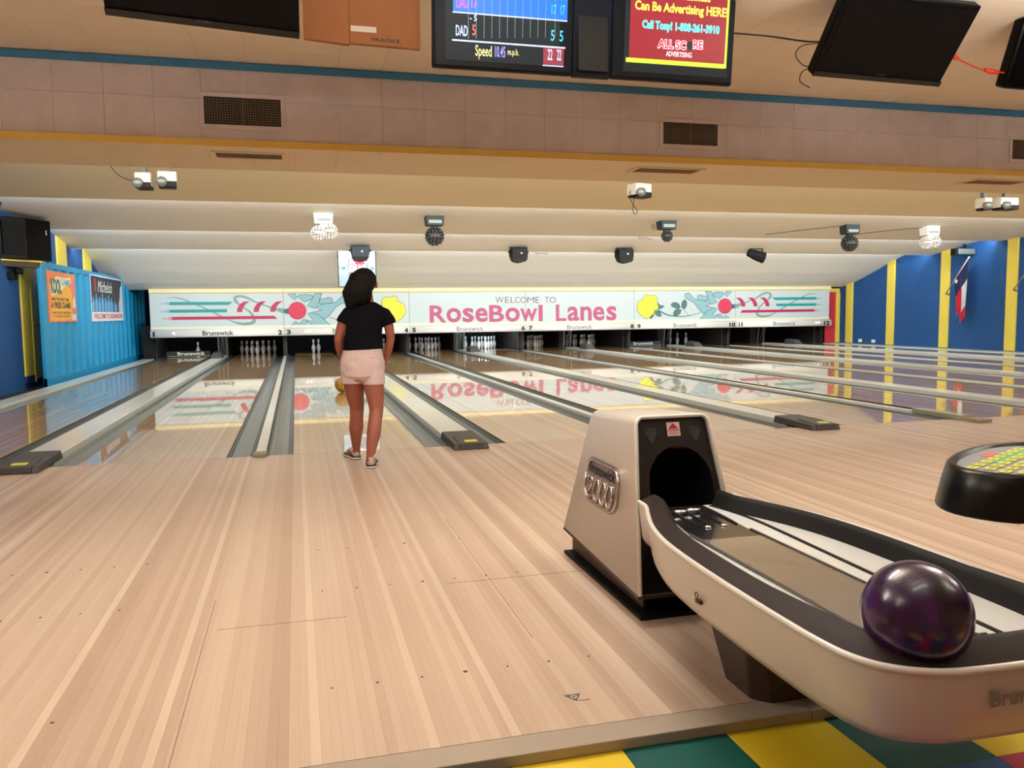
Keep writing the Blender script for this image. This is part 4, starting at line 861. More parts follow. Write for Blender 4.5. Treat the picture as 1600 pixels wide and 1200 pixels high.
bx(MB(), 0.04, W_-0.04, 0.07, 0.47, 0.0, 0.004).build('screen', SCRB, t)
# score monitor and advert monitor
NAVY = mat('monitor_casing', (22, 30, 42), 0.6, spec=0.15)
def monitor(label, x0, x1, sx0, sx1):
    t, f, bx, W_ = screen_thing('score_monitor', label, (x0, -1.5, 2.637), (x1, -1.5, 2.637), 0.56, 0.10, 0.4, 0.05, None, 'tube monitors', 'monitor')
    bx(MB(), 0, W_, 0, 0.555, -0.05, 0.0).build('casing', NAVY, t, bevel=0.012)
    q = MB(); q.hexa([f(0.05, 0.12, -0.05), f(W_-0.05, 0.12, -0.05), f(W_-0.15, 0.24, -0.40), f(0.15, 0.24, -0.40), f(0.05, 0.54, -0.05), f(W_-0.05, 0.54, -0.05), f(W_-0.15, 0.46, -0.40), f(0.15, 0.46, -0.40)]); q.build('rear_housing', NAVY, t)
    bx(MB(), 0.012, W_-0.012, 0.012, 0.545, 0.0, 0.012).build('bezel', mat('monitor_bezel', (15, 20, 28), 0.5, spec=0.2), t, bevel=0.005)
    a, b_ = sx0-x0, sx1-x0
    bx(MB(), a, b_, 0.048, 0.54, 0.012, 0.014).build('screen_glass', mat('crt_glass', (40, 46, 50), 0.5, spec=0.1, emit=0.55), t)
    return t, (lambda u, v, d: f(u-x0, v, 0.0145+d)), a, b_
def em(name, rgb, s=1.0): return mat(name, rgb, 0.4, emit=s)
t, f, a, b_ = monitor('lit score monitor showing two players and a speed line, upper centre', 0.931, 1.845, 1.009, 1.752)
SB = em('screen_blue', (20, 100, 225), 0.9); SW = em('screen_white', (190, 215, 255), 1.0); SM = em('screen_magenta', (200, 80, 215)); SC = em('screen_cyan', (60, 185, 215)); SR = em('screen_maroon', (130, 52, 66), 0.8); SY = em('screen_pale_yellow', (215, 215, 150), 0.9); SG = em('screen_gridline', (120, 150, 160), 0.6); SO = em('screen_orange', (215, 90, 70), 0.9)
def scr(name, m, u0, v0, u1, v1, d=0.0005):
    q = MB(); q.prism(rect(u0, v0, u1, v1), lambda u, v, dd: f(u, v, d)); return q.build(name, m, t)
def px2(zx, zy):   # reading grid of the score screen: 0..1600 x 0..933
    return 0.931+(zx-113)/(1440-113)*(1.83-0.931)*1.0, 0.0+(618-zy+(zx-113)*0.083)/1600*1.053
def S2(name, m, x0, y0, x1, y1, d=0.0005):
    a = px2(x0, y1); b = px2(x1, y0); yy = (x1-x0)*0
    return scr(name, m, a[0], min(a[1], b[1]) if False else a[1], b[0], a[1]+(y1-y0)/1600*1.053, d)
S2('player_row', SB, 300, -150, 1395, 130, 0.0004)
S2('rule_line', SW, 295, 130, 1395, 141, 0.001)
S2('rule_line', SW, 290, 376, 1382, 390, 0.001)
S2('total_box', SR, 1165, 462, 1368, 622, 0.0006)
S2('total_line', SW, 1160, 624, 1368, 634, 0.001)
for i in range(12):
    xx = 440+i*74+(0 if i < 11 else 20); S2('column_line', SG, xx, -150, xx+4, 376, 0.0007)
def T2(s, m, x0, y0, x1, y1):
    a = px2(x0, y1); text_mesh('screen_text', s, (a[0], a[1], px2(x1, y1)[0], a[1]+(y1-y0)/1600*1.053), f, m, t, bold=0.012, d=0.0015)
T2('DAU', SM, 330, 5, 440, 100); T2('17', SM, 470, 5, 525, 100)
T2('- 5', SW, 455, 160, 520, 215); T2('DAD', SW, 325, 250, 435, 345); T2('5', SO, 478, 250, 512, 345)
T2('17', SC, 1238, 75, 1285, 165); T2('17', SC, 1328, 80, 1370, 170)
T2('5', SC, 1236, 305, 1272, 405); T2('5', SC, 1322, 312, 1358, 412)
T2('Speed', SY, 508, 430, 665, 560); T2('10.45', em('screen_violet', (150, 150, 255)), 695, 445, 795, 545); T2('m.p.h.', SY, 818, 470, 925, 545)
T2('22', SW, 1208, 478, 1255, 580); T2('22', SW, 1300, 484, 1342, 586)
t, f, a, b_ = monitor('lit advert monitor with yellow and cyan lettering on red, upper right of centre', 2.118, 3.0, 2.196, 2.95)
def px3(zx, zy): return 2.135+(zx-105)/(1370-105)*(3.0-2.135), (778-zy+(zx-105)*0.075)/1600*1.053-0.0
def T3(s, m, x0, y0, x1, y1, bold=0.03, d=0.0015):
    a = px3(x0, y1); text_mesh('screen_text', s, (a[0], a[1], px3(x1, y1)[0], a[1]+(y1-y0)/1600*1.053), f, m, t, bold=bold, d=d)
def S3(name, m, x0, y0, x1, y1, d=0.0005):
    a = px3(x0, y1); scr(name, m, a[0], a[1], px3(x1, y1)[0], a[1]+(y1-y0)/1600*1.053, d)
AR = em('advert_red', (140, 34, 48), 0.8); AY = em('advert_yellow', (225, 225, 90), 1.0); AC = em('advert_cyan', (90, 245, 240), 1.1); AW = em('advert_white', (225, 225, 235), 1.0); AP = em('advert_crimson', (205, 30, 60), 0.9)
S3('advert_field', AR, 245, -200, 1262, 585, 0.0004)
S3('green_border', em('advert_lime', (185, 225, 60), 1.0), 215, 582, 1262, 625, 0.0008); S3('green_border', em('advert_lime', (185, 225, 60), 1.0), 1262, -120, 1285, 700, 0.0008)
T3('Your Business', AY, 540, -55, 1075, 25); T3('Can Be Advertising HERE!', AY, 290, 45, 1270, 160, 0.03)
T3('Call Tony! 1-808-261-3910', AC, 370, 225, 1190, 330, 0.05)
T3('ALL SC', AW, 535, 405, 845, 500, 0.09, 0.0012); T3('ALL SC', AP, 542, 411, 838, 494, 0.02, 0.0018); T3('RE', AW, 912, 418, 1022, 510, 0.09, 0.0012); T3('RE', AP, 919, 424, 1015, 504, 0.02, 0.0018)
q = MB(); c_ = px3(880, 480); q.prism([(c_[0]+0.021*math.cos(k*0.5236), c_[1]+0.030*math.sin(k*0.5236)) for k in range(12)], lambda u, v, d: f(u, v, 0.0018)); q.build('screen_ball', mat('screen_ball_dark', (22, 50, 54), 0.3), t)
T3('ADVERTISING', AW, 630, 525, 905, 575, 0.02)
t = thing('monitor_filler', 'blank dark panel box between the two lit monitors', 'panel', (1.85, -1.5, 2.637))
q = MB(); q.hexa([(0.0, 0.0, 0), (0.262, 0.0, 0), (0.262, 0.05, 0), (0.0, 0.05, 0), (0.0, -0.05, 0.55), (0.262, -0.05, 0.55), (0.262, 0.05, 0.55), (0.0, 0.05, 0.55)]); q.build('casing', NAVY, t, bevel=0.006)
q = MB(); q.box(0.03, 0.232, -0.004-0.03, 0.0, 0.03, 0.5); q.build('vent_cover', mat('filler_cover', (14, 18, 24), 0.5), t)
# cardboard carton
t = thing('cardboard_box', 'brown cardboard carton printed FRAGILE, wedged between the left television and the score monitor', 'box', (0.52, -1.30, 2.80))
CARD = mat('cardboard', (150, 96, 56), 0.85, var=0.1, scale=5, bump=0.05)
q = MB(); q.hexa([(-0.36, 0, 0.02), (-0.08, 0.0, 0.0), (-0.08, 0.04, 0.0), (-0.36, 0.04, 0.02), (-0.36, 0, 0.40), (-0.08, 0, 0.40), (-0.08, 0.04, 0.40), (-0.36, 0.04, 0.40)]); q.build('left_flap', CARD, t)
q = MB(); q.hexa([(-0.077, 0.01, 0.015), (0.37, 0.01, 0.005), (0.37, 0.05, 0.005), (-0.077, 0.05, 0.015), (-0.077, 0.01, 0.40), (0.37, 0.01, 0.40), (0.37, 0.05, 0.40), (-0.077, 0.05, 0.40)]); q.build('carton', CARD, t)
q = MB(); q.box(-0.07, 0.09, 0.0075, 0.009, 0.085, 0.12); q.build('shipping_label', mat('label_paper', (216, 206, 190), 0.6), t)
text_mesh('lettering', 'FRAGILE', (0.06, 0.032, 0.24, 0.054), lambda u, v, d: (u, 0.0085, v), BLKP, t, bold=0.03)
# cables by the right television
ORC = mat('cord_red_orange', (208, 54, 30), 0.5)
t = thing('extension_cord', 'red-orange cord strung from the upper right television to the corner one', 'cord', (4.78, -1.5, 2.95))
q = MB(); q.tube(catmull([(0, 0, 0.01), (0.10, 0, -0.02), (0.30, 0, -0.075), (0.56, 0, -0.09)], 5), 0.006, 6); q.build('cord', ORC, t)
q = MB(); q.tube([(0.0, 0, 0.01), (0.045, 0, 0.0), (0.08, 0, -0.01)], [0.012, 0.022, 0.01], 8); q.tube([(0.32, 0, -0.075), (0.38, 0, -0.085), (0.45, 0, -0.088)], [0.014, 0.022, 0.012], 8); q.build('plug', ORC, t)
cable('cable', 'thin cable along the ceiling from the advert monitor to the upper right television', [(3.06, -1.3, 3.06), (3.4, -1.3, 3.06), (3.75, -1.3, 3.045), (3.95, -1.35, 3.06)], 0.006, CBL)
cable('cable', 'thin cable hanging in two loops left of the upper right television', [(3.80, -1.4, 3.01), (3.62, -1.4, 2.98), (3.56, -1.4, 2.91), (3.63, -1.4, 2.84), (3.72, -1.4, 2.845), (3.62, -1.4, 2.80), (3.60, -1.4, 2.73), (3.68, -1.4, 2.69)], 0.0035, CBL)
# ---------------------------------------------------------------- ball return: hood, rack, leg
CRM = mat('return_cream', (204, 194, 183), 0.38, coat=0.3, coat_rough=0.15, var=0.03, scale=3)
CRW = mat('return_bead', (226, 222, 214), 0.3, coat=0.3)
RKB = mat('rail_black', (14, 13, 13), 0.55, spec=0.2)
RKBR = mat('rail_brown', (36, 25, 20), 0.55, spec=0.2)
RW = mat('track_white', (218, 220, 216), 0.3, coat=0.3)
XC = 1.404
t = thing('ball_return', 'cream and brown ball return with a hooded tunnel and long oval ball rack', 'ball return', (XC, -3.7, 0.0))
def lo(p): return (p[0]-XC, p[1]+3.7, p[2])
def rtrap(x0b, x1b, x0t, x1t, zb, zt, yb, yt, r, n=6):
    """rounded-top trapezoid outline in a leaning plane"""
    def P_(x, z): a = (z-zb)/(zt-zb); return (x, yb+(yt-yb)*a, z)
    pts = [P_(x0b, zb)]
    dxl = (x0t-x0b)/(zt-zb); dxr = (x1t-x1b)/(zt-zb)
    for i in range(n+1):
        a = math.pi-i*(math.pi/2)/n; pts.append(P_(x0t+r+r*math.cos(a)-dxl*r*(1-math.sin(a)), zt-r+r*math.sin(a)))
    for i in range(n+1):
        a = math.pi/2-i*(math.pi/2)/n; pts.append(P_(x1t-r+r*math.cos(a)-dxr*r*(1-math.sin(a)), zt-r+r*math.sin(a)))
    pts.append(P_(x1b, zb)); return [lo(p) for p in pts]
F_ = rtrap(1.190, 1.618, 1.258, 1.560, 0.105, 0.718, -4.10, -3.90, 0.030)
B_ = rtrap(1.190, 1.618, 1.258, 1.560, 0.145, 0.691, -3.265, -3.455, 0.030)
Fi = rtrap(1.202, 1.606, 1.270, 1.548, 0.105, 0.707, -4.105, -3.905, 0.024)
Fd = rtrap(1.202, 1.606, 1.270, 1.548, 0.105, 0.707, -4.090, -3.890, 0.024)
q = MB(); q.loft([B_, F_], True, False); q.loft([F_, Fi], False, False); q.loft([Fi, Fd], False, False); hs = q.build('hood_shell', CRM, t)
q = MB(); q.tube([Vector(a).lerp(Vector(b), 0.5)+Vector((0, -0.001, 0)) for a, b in zip(F_, Fi)], 0.0075, 8); q.build('front_bead', CRW, t)
q = MB(); q.add([lo(p) for p in ((1.19, -4.10, 0.105), (1.618, -4.10, 0.105), (1.618, -3.265, 0.145), (1.19, -3.265, 0.145), (1.188, -4.102, 0.093), (1.62, -4.102, 0.093), (1.62, -3.262, 0.133), (1.188, -3.262, 0.133))], [(0, 1, 2, 3), (4, 7, 6, 5), (0, 4, 5, 1), (1, 5, 6, 2), (2, 6, 7, 3), (3, 7, 4, 0)]); q.build('lower_trim', BROWN, t)
# dark face with an arched ball opening
n_ = len(Fd)
def arch():
    pts = []; cx, w_, zb, zs = 1.418, 0.128, 0.30, 0.475
    m = n_
    per = [(cx-w_, zb), (cx-w_, 0.40)]
    k = m-4
    for i in range(k): a = math.pi-math.pi*i/(k-1); per.append((cx+w_*math.cos(a), zs+0.128*math.sin(a)))
    per += [(cx+w_, 0.40), (cx+w_, zb)]
    out = []
    for x, z in per: a = (z-0.105)/(0.728-0.105); out.append((x, -4.088+0.2*a, z))
    return out
A_ = [lo(p) for p in arch()]
FACE = mat('face_black', (22, 22, 24), 0.3, coat=0.25)
q = MB(); q.loft([Fd, A_], False, False, smooth=False); q.build('face_panel', FACE, t)
Ab = [(x, y+0.42, z) for x, y, z in A_]
q = MB(); q.loft([A_, Ab], False, True); q.build('ball_tunnel', mat('tunnel_black', (6, 6, 7), 0.6), t)
lean = lambda u, v, d: lo((u, -4.091+0.2*(v-0.105)/0.623-d, v))
q = MB(); q.prism(rect(1.385, 0.640, 1.438, 0.690), lambda u, v, d: lean(u, v, 0.001)); st = q.build('warning_sticker', mat('sticker_pale', (222, 206, 206), 0.5), t)
q = MB(); q.prism([(1.391, 0.667), (1.432, 0.667), (1.4115, 0.687)], lambda u, v, d: lean(u, v, 0.0018)); q.prism(rect(1.388, 0.659, 1.435, 0.665), lambda u, v, d: lean(u, v, 0.0018)); q.build('red_triangle', mat('sticker_red', (190, 30, 50), 0.5), st)
text_mesh('lettering', 'CAUTION', (1.390, 0.6595, 1.433, 0.6645), lean, mat('sticker_pale2', (235, 225, 225), 0.5), st, d=0.0024)
for i in range(3):
    q = MB(); q.prism(rect(1.390, 0.645+i*0.0045, 1.433, 0.647+i*0.0045), lambda u, v, d: lean(u, v, 0.0018)); q.build('fine_print', mat('sticker_pink', (206, 120, 130), 0.5), st)
RING = mat('triangle_ring', (96, 112, 120), 0.4)
for cx in (1.318, 1.498):
    q = MB()
    for r_ in range(4):
        for c_ in range(4-r_):
            u, v = cx+(c_-(3-r_)/2)*0.0115, 0.655-r_*0.0105
            pts = [lean(u+0.0045*math.cos(a*math.pi/4), v+0.0045*math.sin(a*math.pi/4), 0.001) for a in range(9)]; q.tube(pts, 0.0009, 4)
    q.build('pin_triangle_print', RING, t, kind='stuff')
    text_mesh('lettering', 'LANE', (cx-0.02, 0.664, cx+0.02, 0.670), lean, RING, t, d=0.001)
q = MB(); q.prism([(1.405, 0.598), (1.43, 0.606), (1.455, 0.600), (1.47, 0.585), (1.44, 0.590), (1.415, 0.588)], lambda u, v, d: lean(u, v, -0.03)); q.build('red_reflector', mat('reflector_red', (130, 20, 26), 0.4), t)
# embossed badge on the left side
def side(u, v, d):   # u along +y, v height on the slanting left face
    return lo((1.190+(1.258-1.190)*(v-0.12)/0.60-d, u, v))
SIL = mat('badge_silver', (168, 154, 146), 0.28, metal=0.85)
def rr(u0, v0, u1, v1, r, n=6):
    out = []
    for cx, cy, a0 in ((u1-r, v1-r, 0), (u0+r, v1-r, 90), (u0+r, v0+r, 180), (u1-r, v0+r, 270)):
        for i in range(n+1): a = math.radians(a0+90*i/n); out.append((cx+r*math.cos(a), cy+r*math.sin(a)))
    return out
q = MB(); q.prism(rr(-3.845, 0.322, -3.475, 0.508, 0.07), side, 0.006); bd = q.build('badge', SIL, t)
q = MB(); L1 = [side(u, v, 0.007) for u, v in rr(-3.835, 0.332, -3.485, 0.498, 0.062)]; q.tube(L1+[L1[0]], 0.004, 6); q.build('badge_rim', mat('badge_bright', (214, 206, 200), 0.2, metal=0.9), bd)
sideT = lambda u, v, d: side(-3.66-(u), v, 0.0065+d)
text_mesh('badge_name', 'Brunswick', (-0.145, 0.445, 0.145, 0.487), sideT, BLKP, bd, bold=0.02, d=0.001)
DG = mat('digit_silver', (200, 190, 184), 0.22, metal=0.9)
def stroke(pts, r=0.0055):
    q = MB(); q.tube([sideT(u, v, 0.003) for u, v in pts], r, 6); q.build('badge_digit', DG, bd)
for dx in (-0.035, 0.035, 0.105):
    for rr_, r2 in ((1.0, 0.0045),):
        stroke([(dx+0.030*rr_*math.cos(a*math.pi/10), 0.385+0.045*(rr_ if rr_ == 1 else 0.6)*math.sin(a*math.pi/10)) for a in range(21)], r2)
stroke([(-0.135, 0.41), (-0.128, 0.427), (-0.105, 0.430), (-0.085, 0.418), (-0.088, 0.400), (-0.135, 0.350), (-0.075, 0.346), (-0.125, 0.346)], 0.005)
# pedestal and floor mat
q = MB(); q.box(*[a-XC for a in (1.255, 1.565)], -3.99+3.7, -3.19+3.7, 0.015, 0.15); q.build('pedestal', BROWN, t, bevel=0.004)
q = MB(); q.box(1.214-XC, 1.60-XC, -4.065+3.7, -3.19+3.7, 0.0, 0.015); q.build('floor_mat', RKB, t, bevel=0.003)
q = MB(); q.hexa([lo(p) for p in ((1.262, -3.995, 0.02), (1.558, -3.995, 0.02), (1.558, -3.99, 0.02), (1.262, -3.99, 0.02), (1.262, -4.06, 0.30), (1.575, -4.06, 0.30), (1.575, -4.05, 0.30), (1.262, -4.05, 0.30))]); q.build('front_skirt', RKB, t)
# rack outline (plan, offsets from the centre line), mirrored left and right
half = [(-0.190, -4.04), (-0.197, -4.12), (-0.235, -4.22), (-0.290, -4.38), (-0.325, -4.56), (-0.340, -4.80), (-0.343, -5.10), (-0.337, -5.30), (-0.318, -5.395), (-0.275, -5.452), (-0.20, -5.490), (-0.10, -5.501), (0, -5.504)]
half = catmull(half, 4)
outl = half+[(-x, y) for x, y in reversed(half[:-1])]
def inset(d):
    out = []
    n = len(outl)
    for i, (x, y) in enumerate(outl):
        a = outl[max(i-1, 0)]; b = outl[min(i+1, n-1)]; dx, dy = b[0]-a[0], b[1]-a[1]; l = math.hypot(dx, dy)
        out.append((x-dy/l*d, y+dx/l*d))
    return out
def ring(d, z):   # the rail stands a little higher round the near end
    return [(x, y+3.7, z+(0.016*min(1.0, max(0.0, (-5.0-y)/0.35)) if z > 0.44 else 0.0)) for x, y in inset(d)]
q = MB(); q.loft([ring(0.05, 0.275), ring(0.028, 0.277), ring(0.016, 0.30), ring(0.004, 0.41), ring(0.003, 0.43)], False, False, closed=False); q.build('rack_fascia', CRM, t)
q = MB(); q.tube(ring(0.003, 0.430), 0.0075, 8); q.build('rack_bead', CRW, t)
rl = [ring(0.006, 0.434), ring(0.012, 0.440)]
q = MB(); q.loft([ring(0.008, 0.432), ring(0.016, 0.437), ring(0.048, 0.449), ring(0.060, 0.453)], False, False, closed=False); q.build('rail_top', RKBR, t)
q = MB(); q.loft([ring(0.060, 0.453), ring(0.067, 0.451), ring(0.076, 0.435), ring(0.092, 0.402), ring(0.096, 0.395)], False, False, closed=False); q.build('rail_lining', RKB, t)
# underside and track deck
ins = inset(0.091); nn = len(ins)
q = MB(); q.add([(x, y+3.7, 0.400) for x, y in ins], [tuple(range(nn))]); q.build('track_deck', RW, t)
i2 = inset(0.05); q = MB(); q.add([(x, y+3.7, 0.276) for x, y in i2], [tuple(range(len(i2)))]); q.build('rack_underside', RKB, t)
def dstrip(name, m, pts, z, zt=0.003, kind=None):
    L, R = ribbon(pts); n = len(L); q = MB()
    q.loft([[(L[i][0], L[i][1]+3.7, z), (R[i][0], R[i][1]+3.7, z), (R[i][0], R[i][1]+3.7, z+zt), (L[i][0], L[i][1]+3.7, z+zt)] for i in range(n)], smooth=False); return q.build(name, m, t)
glass = [(-0.055, -4.05, 0.13), (-0.058, -4.20, 0.17), (-0.065, -4.35, 0.20), (-0.065, -4.6, 0.20), (-0.062, -5.0, 0.20), (-0.06, -5.36, 0.20)]
dstrip('lift_plate', mat('lift_plate_dark', (34, 34, 36), 0.18, coat=0.6), catmull([(-0.03, -4.05, 0.17), (-0.04, -4.20, 0.19), (-0.06, -4.35, 0.205), (-0.065, -4.47, 0.21)], 4), 0.400, 0.004)
gm = mat('clear_track', (128, 120, 108), 0.14, coat=0.8, var=0.14, scale=5)
dstrip('clear_track', gm, catmull([(-0.065, -4.47, 0.21), (-0.065, -4.7, 0.205), (-0.062, -5.0, 0.20), (-0.06, -5.36, 0.20)], 4), 0.400, 0.004)
q = MB(); 
for k in range(3):
    x, y = -0.02+0.03*k-0.03, -4.36
q = MB(); q.add([(-0.145, -4.47+3.7, 0.4045), (0.04, -4.40+3.7, 0.4045), (0.055, -4.66+3.7, 0.4045), (-0.155, -4.60+3.7, 0.4045)], [(0, 1, 2, 3)]); 
for s, xx in ((-1, -0.17), (1, 0.045)):
    dstrip('track_edge', mat('edge_dark_grey', (70, 68, 64), 0.3), [(xx, -4.40, 0.008), (xx, -4.9, 0.008), (xx+0.004*s, -5.36, 0.008)], 0.4035, 0.004)
dstrip('groove', RKB, catmull([(0.085, -4.06, 0.014), (0.118, -4.20, 0.014), (0.128, -4.35, 0.014), (0.122, -4.7, 0.014), (0.116, -5.0, 0.014), (0.112, -5.37, 0.014)], 4), 0.400, 0.003)
dstrip('groove', RKB, catmull([(-0.135, -4.06, 0.010), (-0.165, -4.20, 0.010), (-0.205, -4.28, 0.010), (-0.19, -4.36, 0.010), (-0.235, -4.45, 0.010)], 5), 0.400, 0.003)
RO = mat('roller_bright', (214, 214, 216), 0.15, metal=0.9)
for k, (x, y) in enumerate(((-0.085, -4.16), (-0.03, -4.15), (-0.075, -4.34), (-0.015, -4.335))):
    q = MB()
    if k < 2: q.lathe([(0.0001, -0.022), (0.010, -0.022), (0.010, 0.022), (0.0001, 0.022)], (x, y+3.7, 0.411), 12, 'x')
    else: q.lathe([(0.012, 0.4035), (0.010, 0.409), (0.0001, 0.411)], (x, y+3.7, 0.0), 12)
    q.build('roller', RO, t)
for k in range(4):
    x = -0.10+0.045*k; q = MB(); q.box(x-0.003, x+0.003, -4.33+3.7, -4.12+3.7, 0.403, 0.408); q.build('lift_slot', RKB, t)
q = MB()
for k in range(6): q.box(-0.02+0.002*k, 0.075, -5.31-0.012*k+3.7, -5.304-0.012*k+3.7, 0.402, 0.406)
q.build('hand_dryer_grille', mat('grille_maroon', (70, 32, 30), 0.5), t, kind='stuff')
# leg
def rrect(x0, x1, y0, y1, z, c): return [(x0+c, y0, z), (x1-c, y0, z), (x1, y0+c, z), (x1, y1-c, z), (x1-c, y1, z), (x0+c, y1, z), (x0, y1-c, z), (x0, y0+c, z)]
q = MB(); q.loft([rrect(1.272-XC, 1.536-XC, -4.745+3.7, -4.52+3.7, 0.0, 0.045), rrect(1.215-XC, 1.593-XC, -4.80+3.7, -4.46+3.7, 0.277, 0.045)], smooth=False); q.build('leg', mat('leg_brown', (54, 40, 33), 0.5), t, bevel=0.006)
text_mesh('front_lettering', 'Brunswick', (1.300-XC, 0.353, 1.50-XC, 0.385), lambda u, v, d: (u, -5.5005+3.7, v), mat('emboss_grey', (128, 122, 114), 0.5), t, bold=0.03)
lg = mat('tag_brown', (92, 58, 36), 0.5)
q = MB(); q.hexa([lo(p) for p in ((1.066, -4.765, 0.328), (1.068, -4.787, 0.328), (1.08, -4.787, 0.328), (1.08, -4.765, 0.328), (1.064, -4.765, 0.338), (1.064, -4.787, 0.338), (1.08, -4.787, 0.338), (1.08, -4.765, 0.338))]); q.build('maker_tag', lg, t)
q = MB(); q.tube([lo((1.0635, -4.776+0.008*math.cos(a*0.6283), 0.352+0.008*math.sin(a*0.6283))) for a in range(11)], 0.0015, 5); q.build('maker_mark', lg, t)

# ---------------------------------------------------------------- balls
def ball(label, loc, r, rgb, dark, holes=True):
    m = bpy.data.materials.new('ball_'+label.split()[0]); m.use_nodes = True; nt = m.node_tree; b = nt.nodes['Principled BSDF']
    g = nt.nodes.new('ShaderNodeTexCoord'); n = nt.nodes.new('ShaderNodeTexNoise'); n.inputs['Scale'].default_value = 7; n.inputs['Detail'].default_value = 8; n.inputs['Distortion'].default_value = 1.4
    cr = nt.nodes.new('ShaderNodeValToRGB'); cr.color_ramp.elements[0].position = 0.35; cr.color_ramp.elements[0].color = (*lin(dark), 1); cr.color_ramp.elements[1].position = 0.72; cr.color_ramp.elements[1].color = (*lin(rgb), 1)
    nt.links.new(g.outputs['Object'], n.inputs['Vector']); nt.links.new(n.outputs['Fac'], cr.inputs[0]); nt.links.new(cr.outputs[0], b.inputs['Base Color'])
    b.inputs['Roughness'].default_value = 0.2; b.inputs['Coat Weight'].default_value = 0.25; b.inputs['Coat Roughness'].default_value = 0.12
    t = thing('bowling_ball', label, 'bowling ball', loc)
    q = MB(); q.sphere((0, 0, 0), r, 64, 40); q.build('shell', m, t)
    for a, e in ((2.0, 0.9), (2.35, 0.75), (2.2, 1.15)):
        d = Vector((math.cos(e)*math.cos(a), math.cos(e)*math.sin(a), -math.sin(e))); q = MB(); q.tube([d*(r-0.012), d*(r+0.0004)], 0.0125, 14); q.build('finger_hole', BLACK, t)
    return t
ball('purple glossy bowling ball resting on the near end of the ball return', (1.2225, -5.3900, 0.5060), 0.1035, (70, 24, 90), (12, 5, 22))
ball('yellow-olive bowling ball rolling down lane 3 beside the girl\'s legs', (0.662, 5.17, 0.1085), 0.1085, (196, 160, 40), (128, 92, 22))

# ---------------------------------------------------------------- keypad console
t = thing('scoring_console', 'round black scoring console with a green and yellow keypad, at the right photo edge', 'console', (2.04, -4.86, 0.0), None, 0.5)
CZT = 0.685
def oval(sx, sy, z, n=40, dx=0.0): return [(dx+sx*math.copysign(abs(math.cos(a))**0.85, math.cos(a)), sy*math.copysign(abs(math.sin(a))**0.85, math.sin(a)), z) for a in [2*math.pi*k/n for k in range(n)]]
q = MB(); q.loft([oval(0.352, 0.190, CZT-0.118), oval(0.353, 0.191, CZT-0.114), oval(0.338, 0.178, CZT-0.05), oval(0.326, 0.167, CZT-0.008), oval(0.318, 0.160, CZT), oval(0.308, 0.150, CZT), oval(0.304, 0.147, CZT-0.008), oval(0.300, 0.143, CZT-0.012)], True, True); q.build('tray', mat('console_black', (6, 6, 7), 0.28, spec=0.3), t)
q = MB(); q.loft([oval(0.296, 0.139, CZT-0.0115), oval(0.296, 0.139, CZT-0.0100)], True, True, smooth=False); kp = q.build('keypad_sheet', mat('keypad_grey', (128, 134, 136), 0.4), t)
KG = mat('key_green', (60, 160, 96), 0.5); KY = mat('key_yellow', (206, 206, 78), 0.5); KR = mat('key_red', (210, 84, 66), 0.5)
q = MB(); q.box(-0.10, 0.20, 0.02, 0.075, CZT-0.0098, CZT-0.009); q.box(-0.06, 0.24, -0.12, -0.045, CZT-0.0098, CZT-0.009); q.build('green_field', KG, kp)
q = MB(); q.box(-0.02, 0.06, 0.085, 0.11, CZT-0.0098, CZT-0.009); q.build('red_field', KR, kp)
for r_ in range(5):
    for c_ in range(9):
        x, y = -0.225+c_*0.058+0.015*(r_ % 2), -0.095+r_*0.040
        if (x/0.27)**2+(y/0.12)**2 > 1: continue
        q = MB(); q.prism(rr(x-0.021, y-0.0135, x+0.021, y+0.0135, 0.005, 2), lambda u, v, d: (u, v, CZT-0.0092+d), 0.0016); q.build('key', KY, kp)
        q = MB(); q.prism(rr(x-0.006, y-0.006, x+0.006, y+0.006, 0.002, 1), lambda u, v, d: (u, v, CZT-0.0074), 0.0); q.build('key_print', INK, kp)
q = MB(); q.lathe([(0.14, 0.0), (0.14, 0.02), (0.045, 0.035), (0.045, CZT-0.10)], (0.25, 0.0, 0.0), 20); q.build('pedestal', BLACK, t)

# ---------------------------------------------------------------- the girl
SKIN = bpy.data.materials.new('skin'); SKIN.use_nodes = True
_b = SKIN.node_tree.nodes['Principled BSDF']; _b.inputs['Base Color'].default_value = (*lin((148, 84, 66)), 1); _b.inputs['Roughness'].default_value = 0.5; _b.inputs['Subsurface Weight'].default_value = 0.08; _b.inputs['Subsurface Scale'].default_value = 0.01
SHIRT = mat('shirt_navy', (7, 8, 16), 0.9, spec=0.15, bump=0.2, scale=12); SHORT = mat('shorts_blush', (216, 194, 192), 0.8, bump=0.15, scale=10); HAIR = mat('hair_dark', (9, 7, 6), 0.6, spec=0.2, bump=0.8, scale=60, stretch=(3, 3, 0.4))
def el(c, rx, ry, n=20, tz=0.0, tx=0.0):
    return [(c[0]+rx*math.cos(a), c[1]+ry*math.sin(a), c[2]+tz*math.sin(a)+tx*math.cos(a)) for a in [2*math.pi*k/n for k in range(n)]]
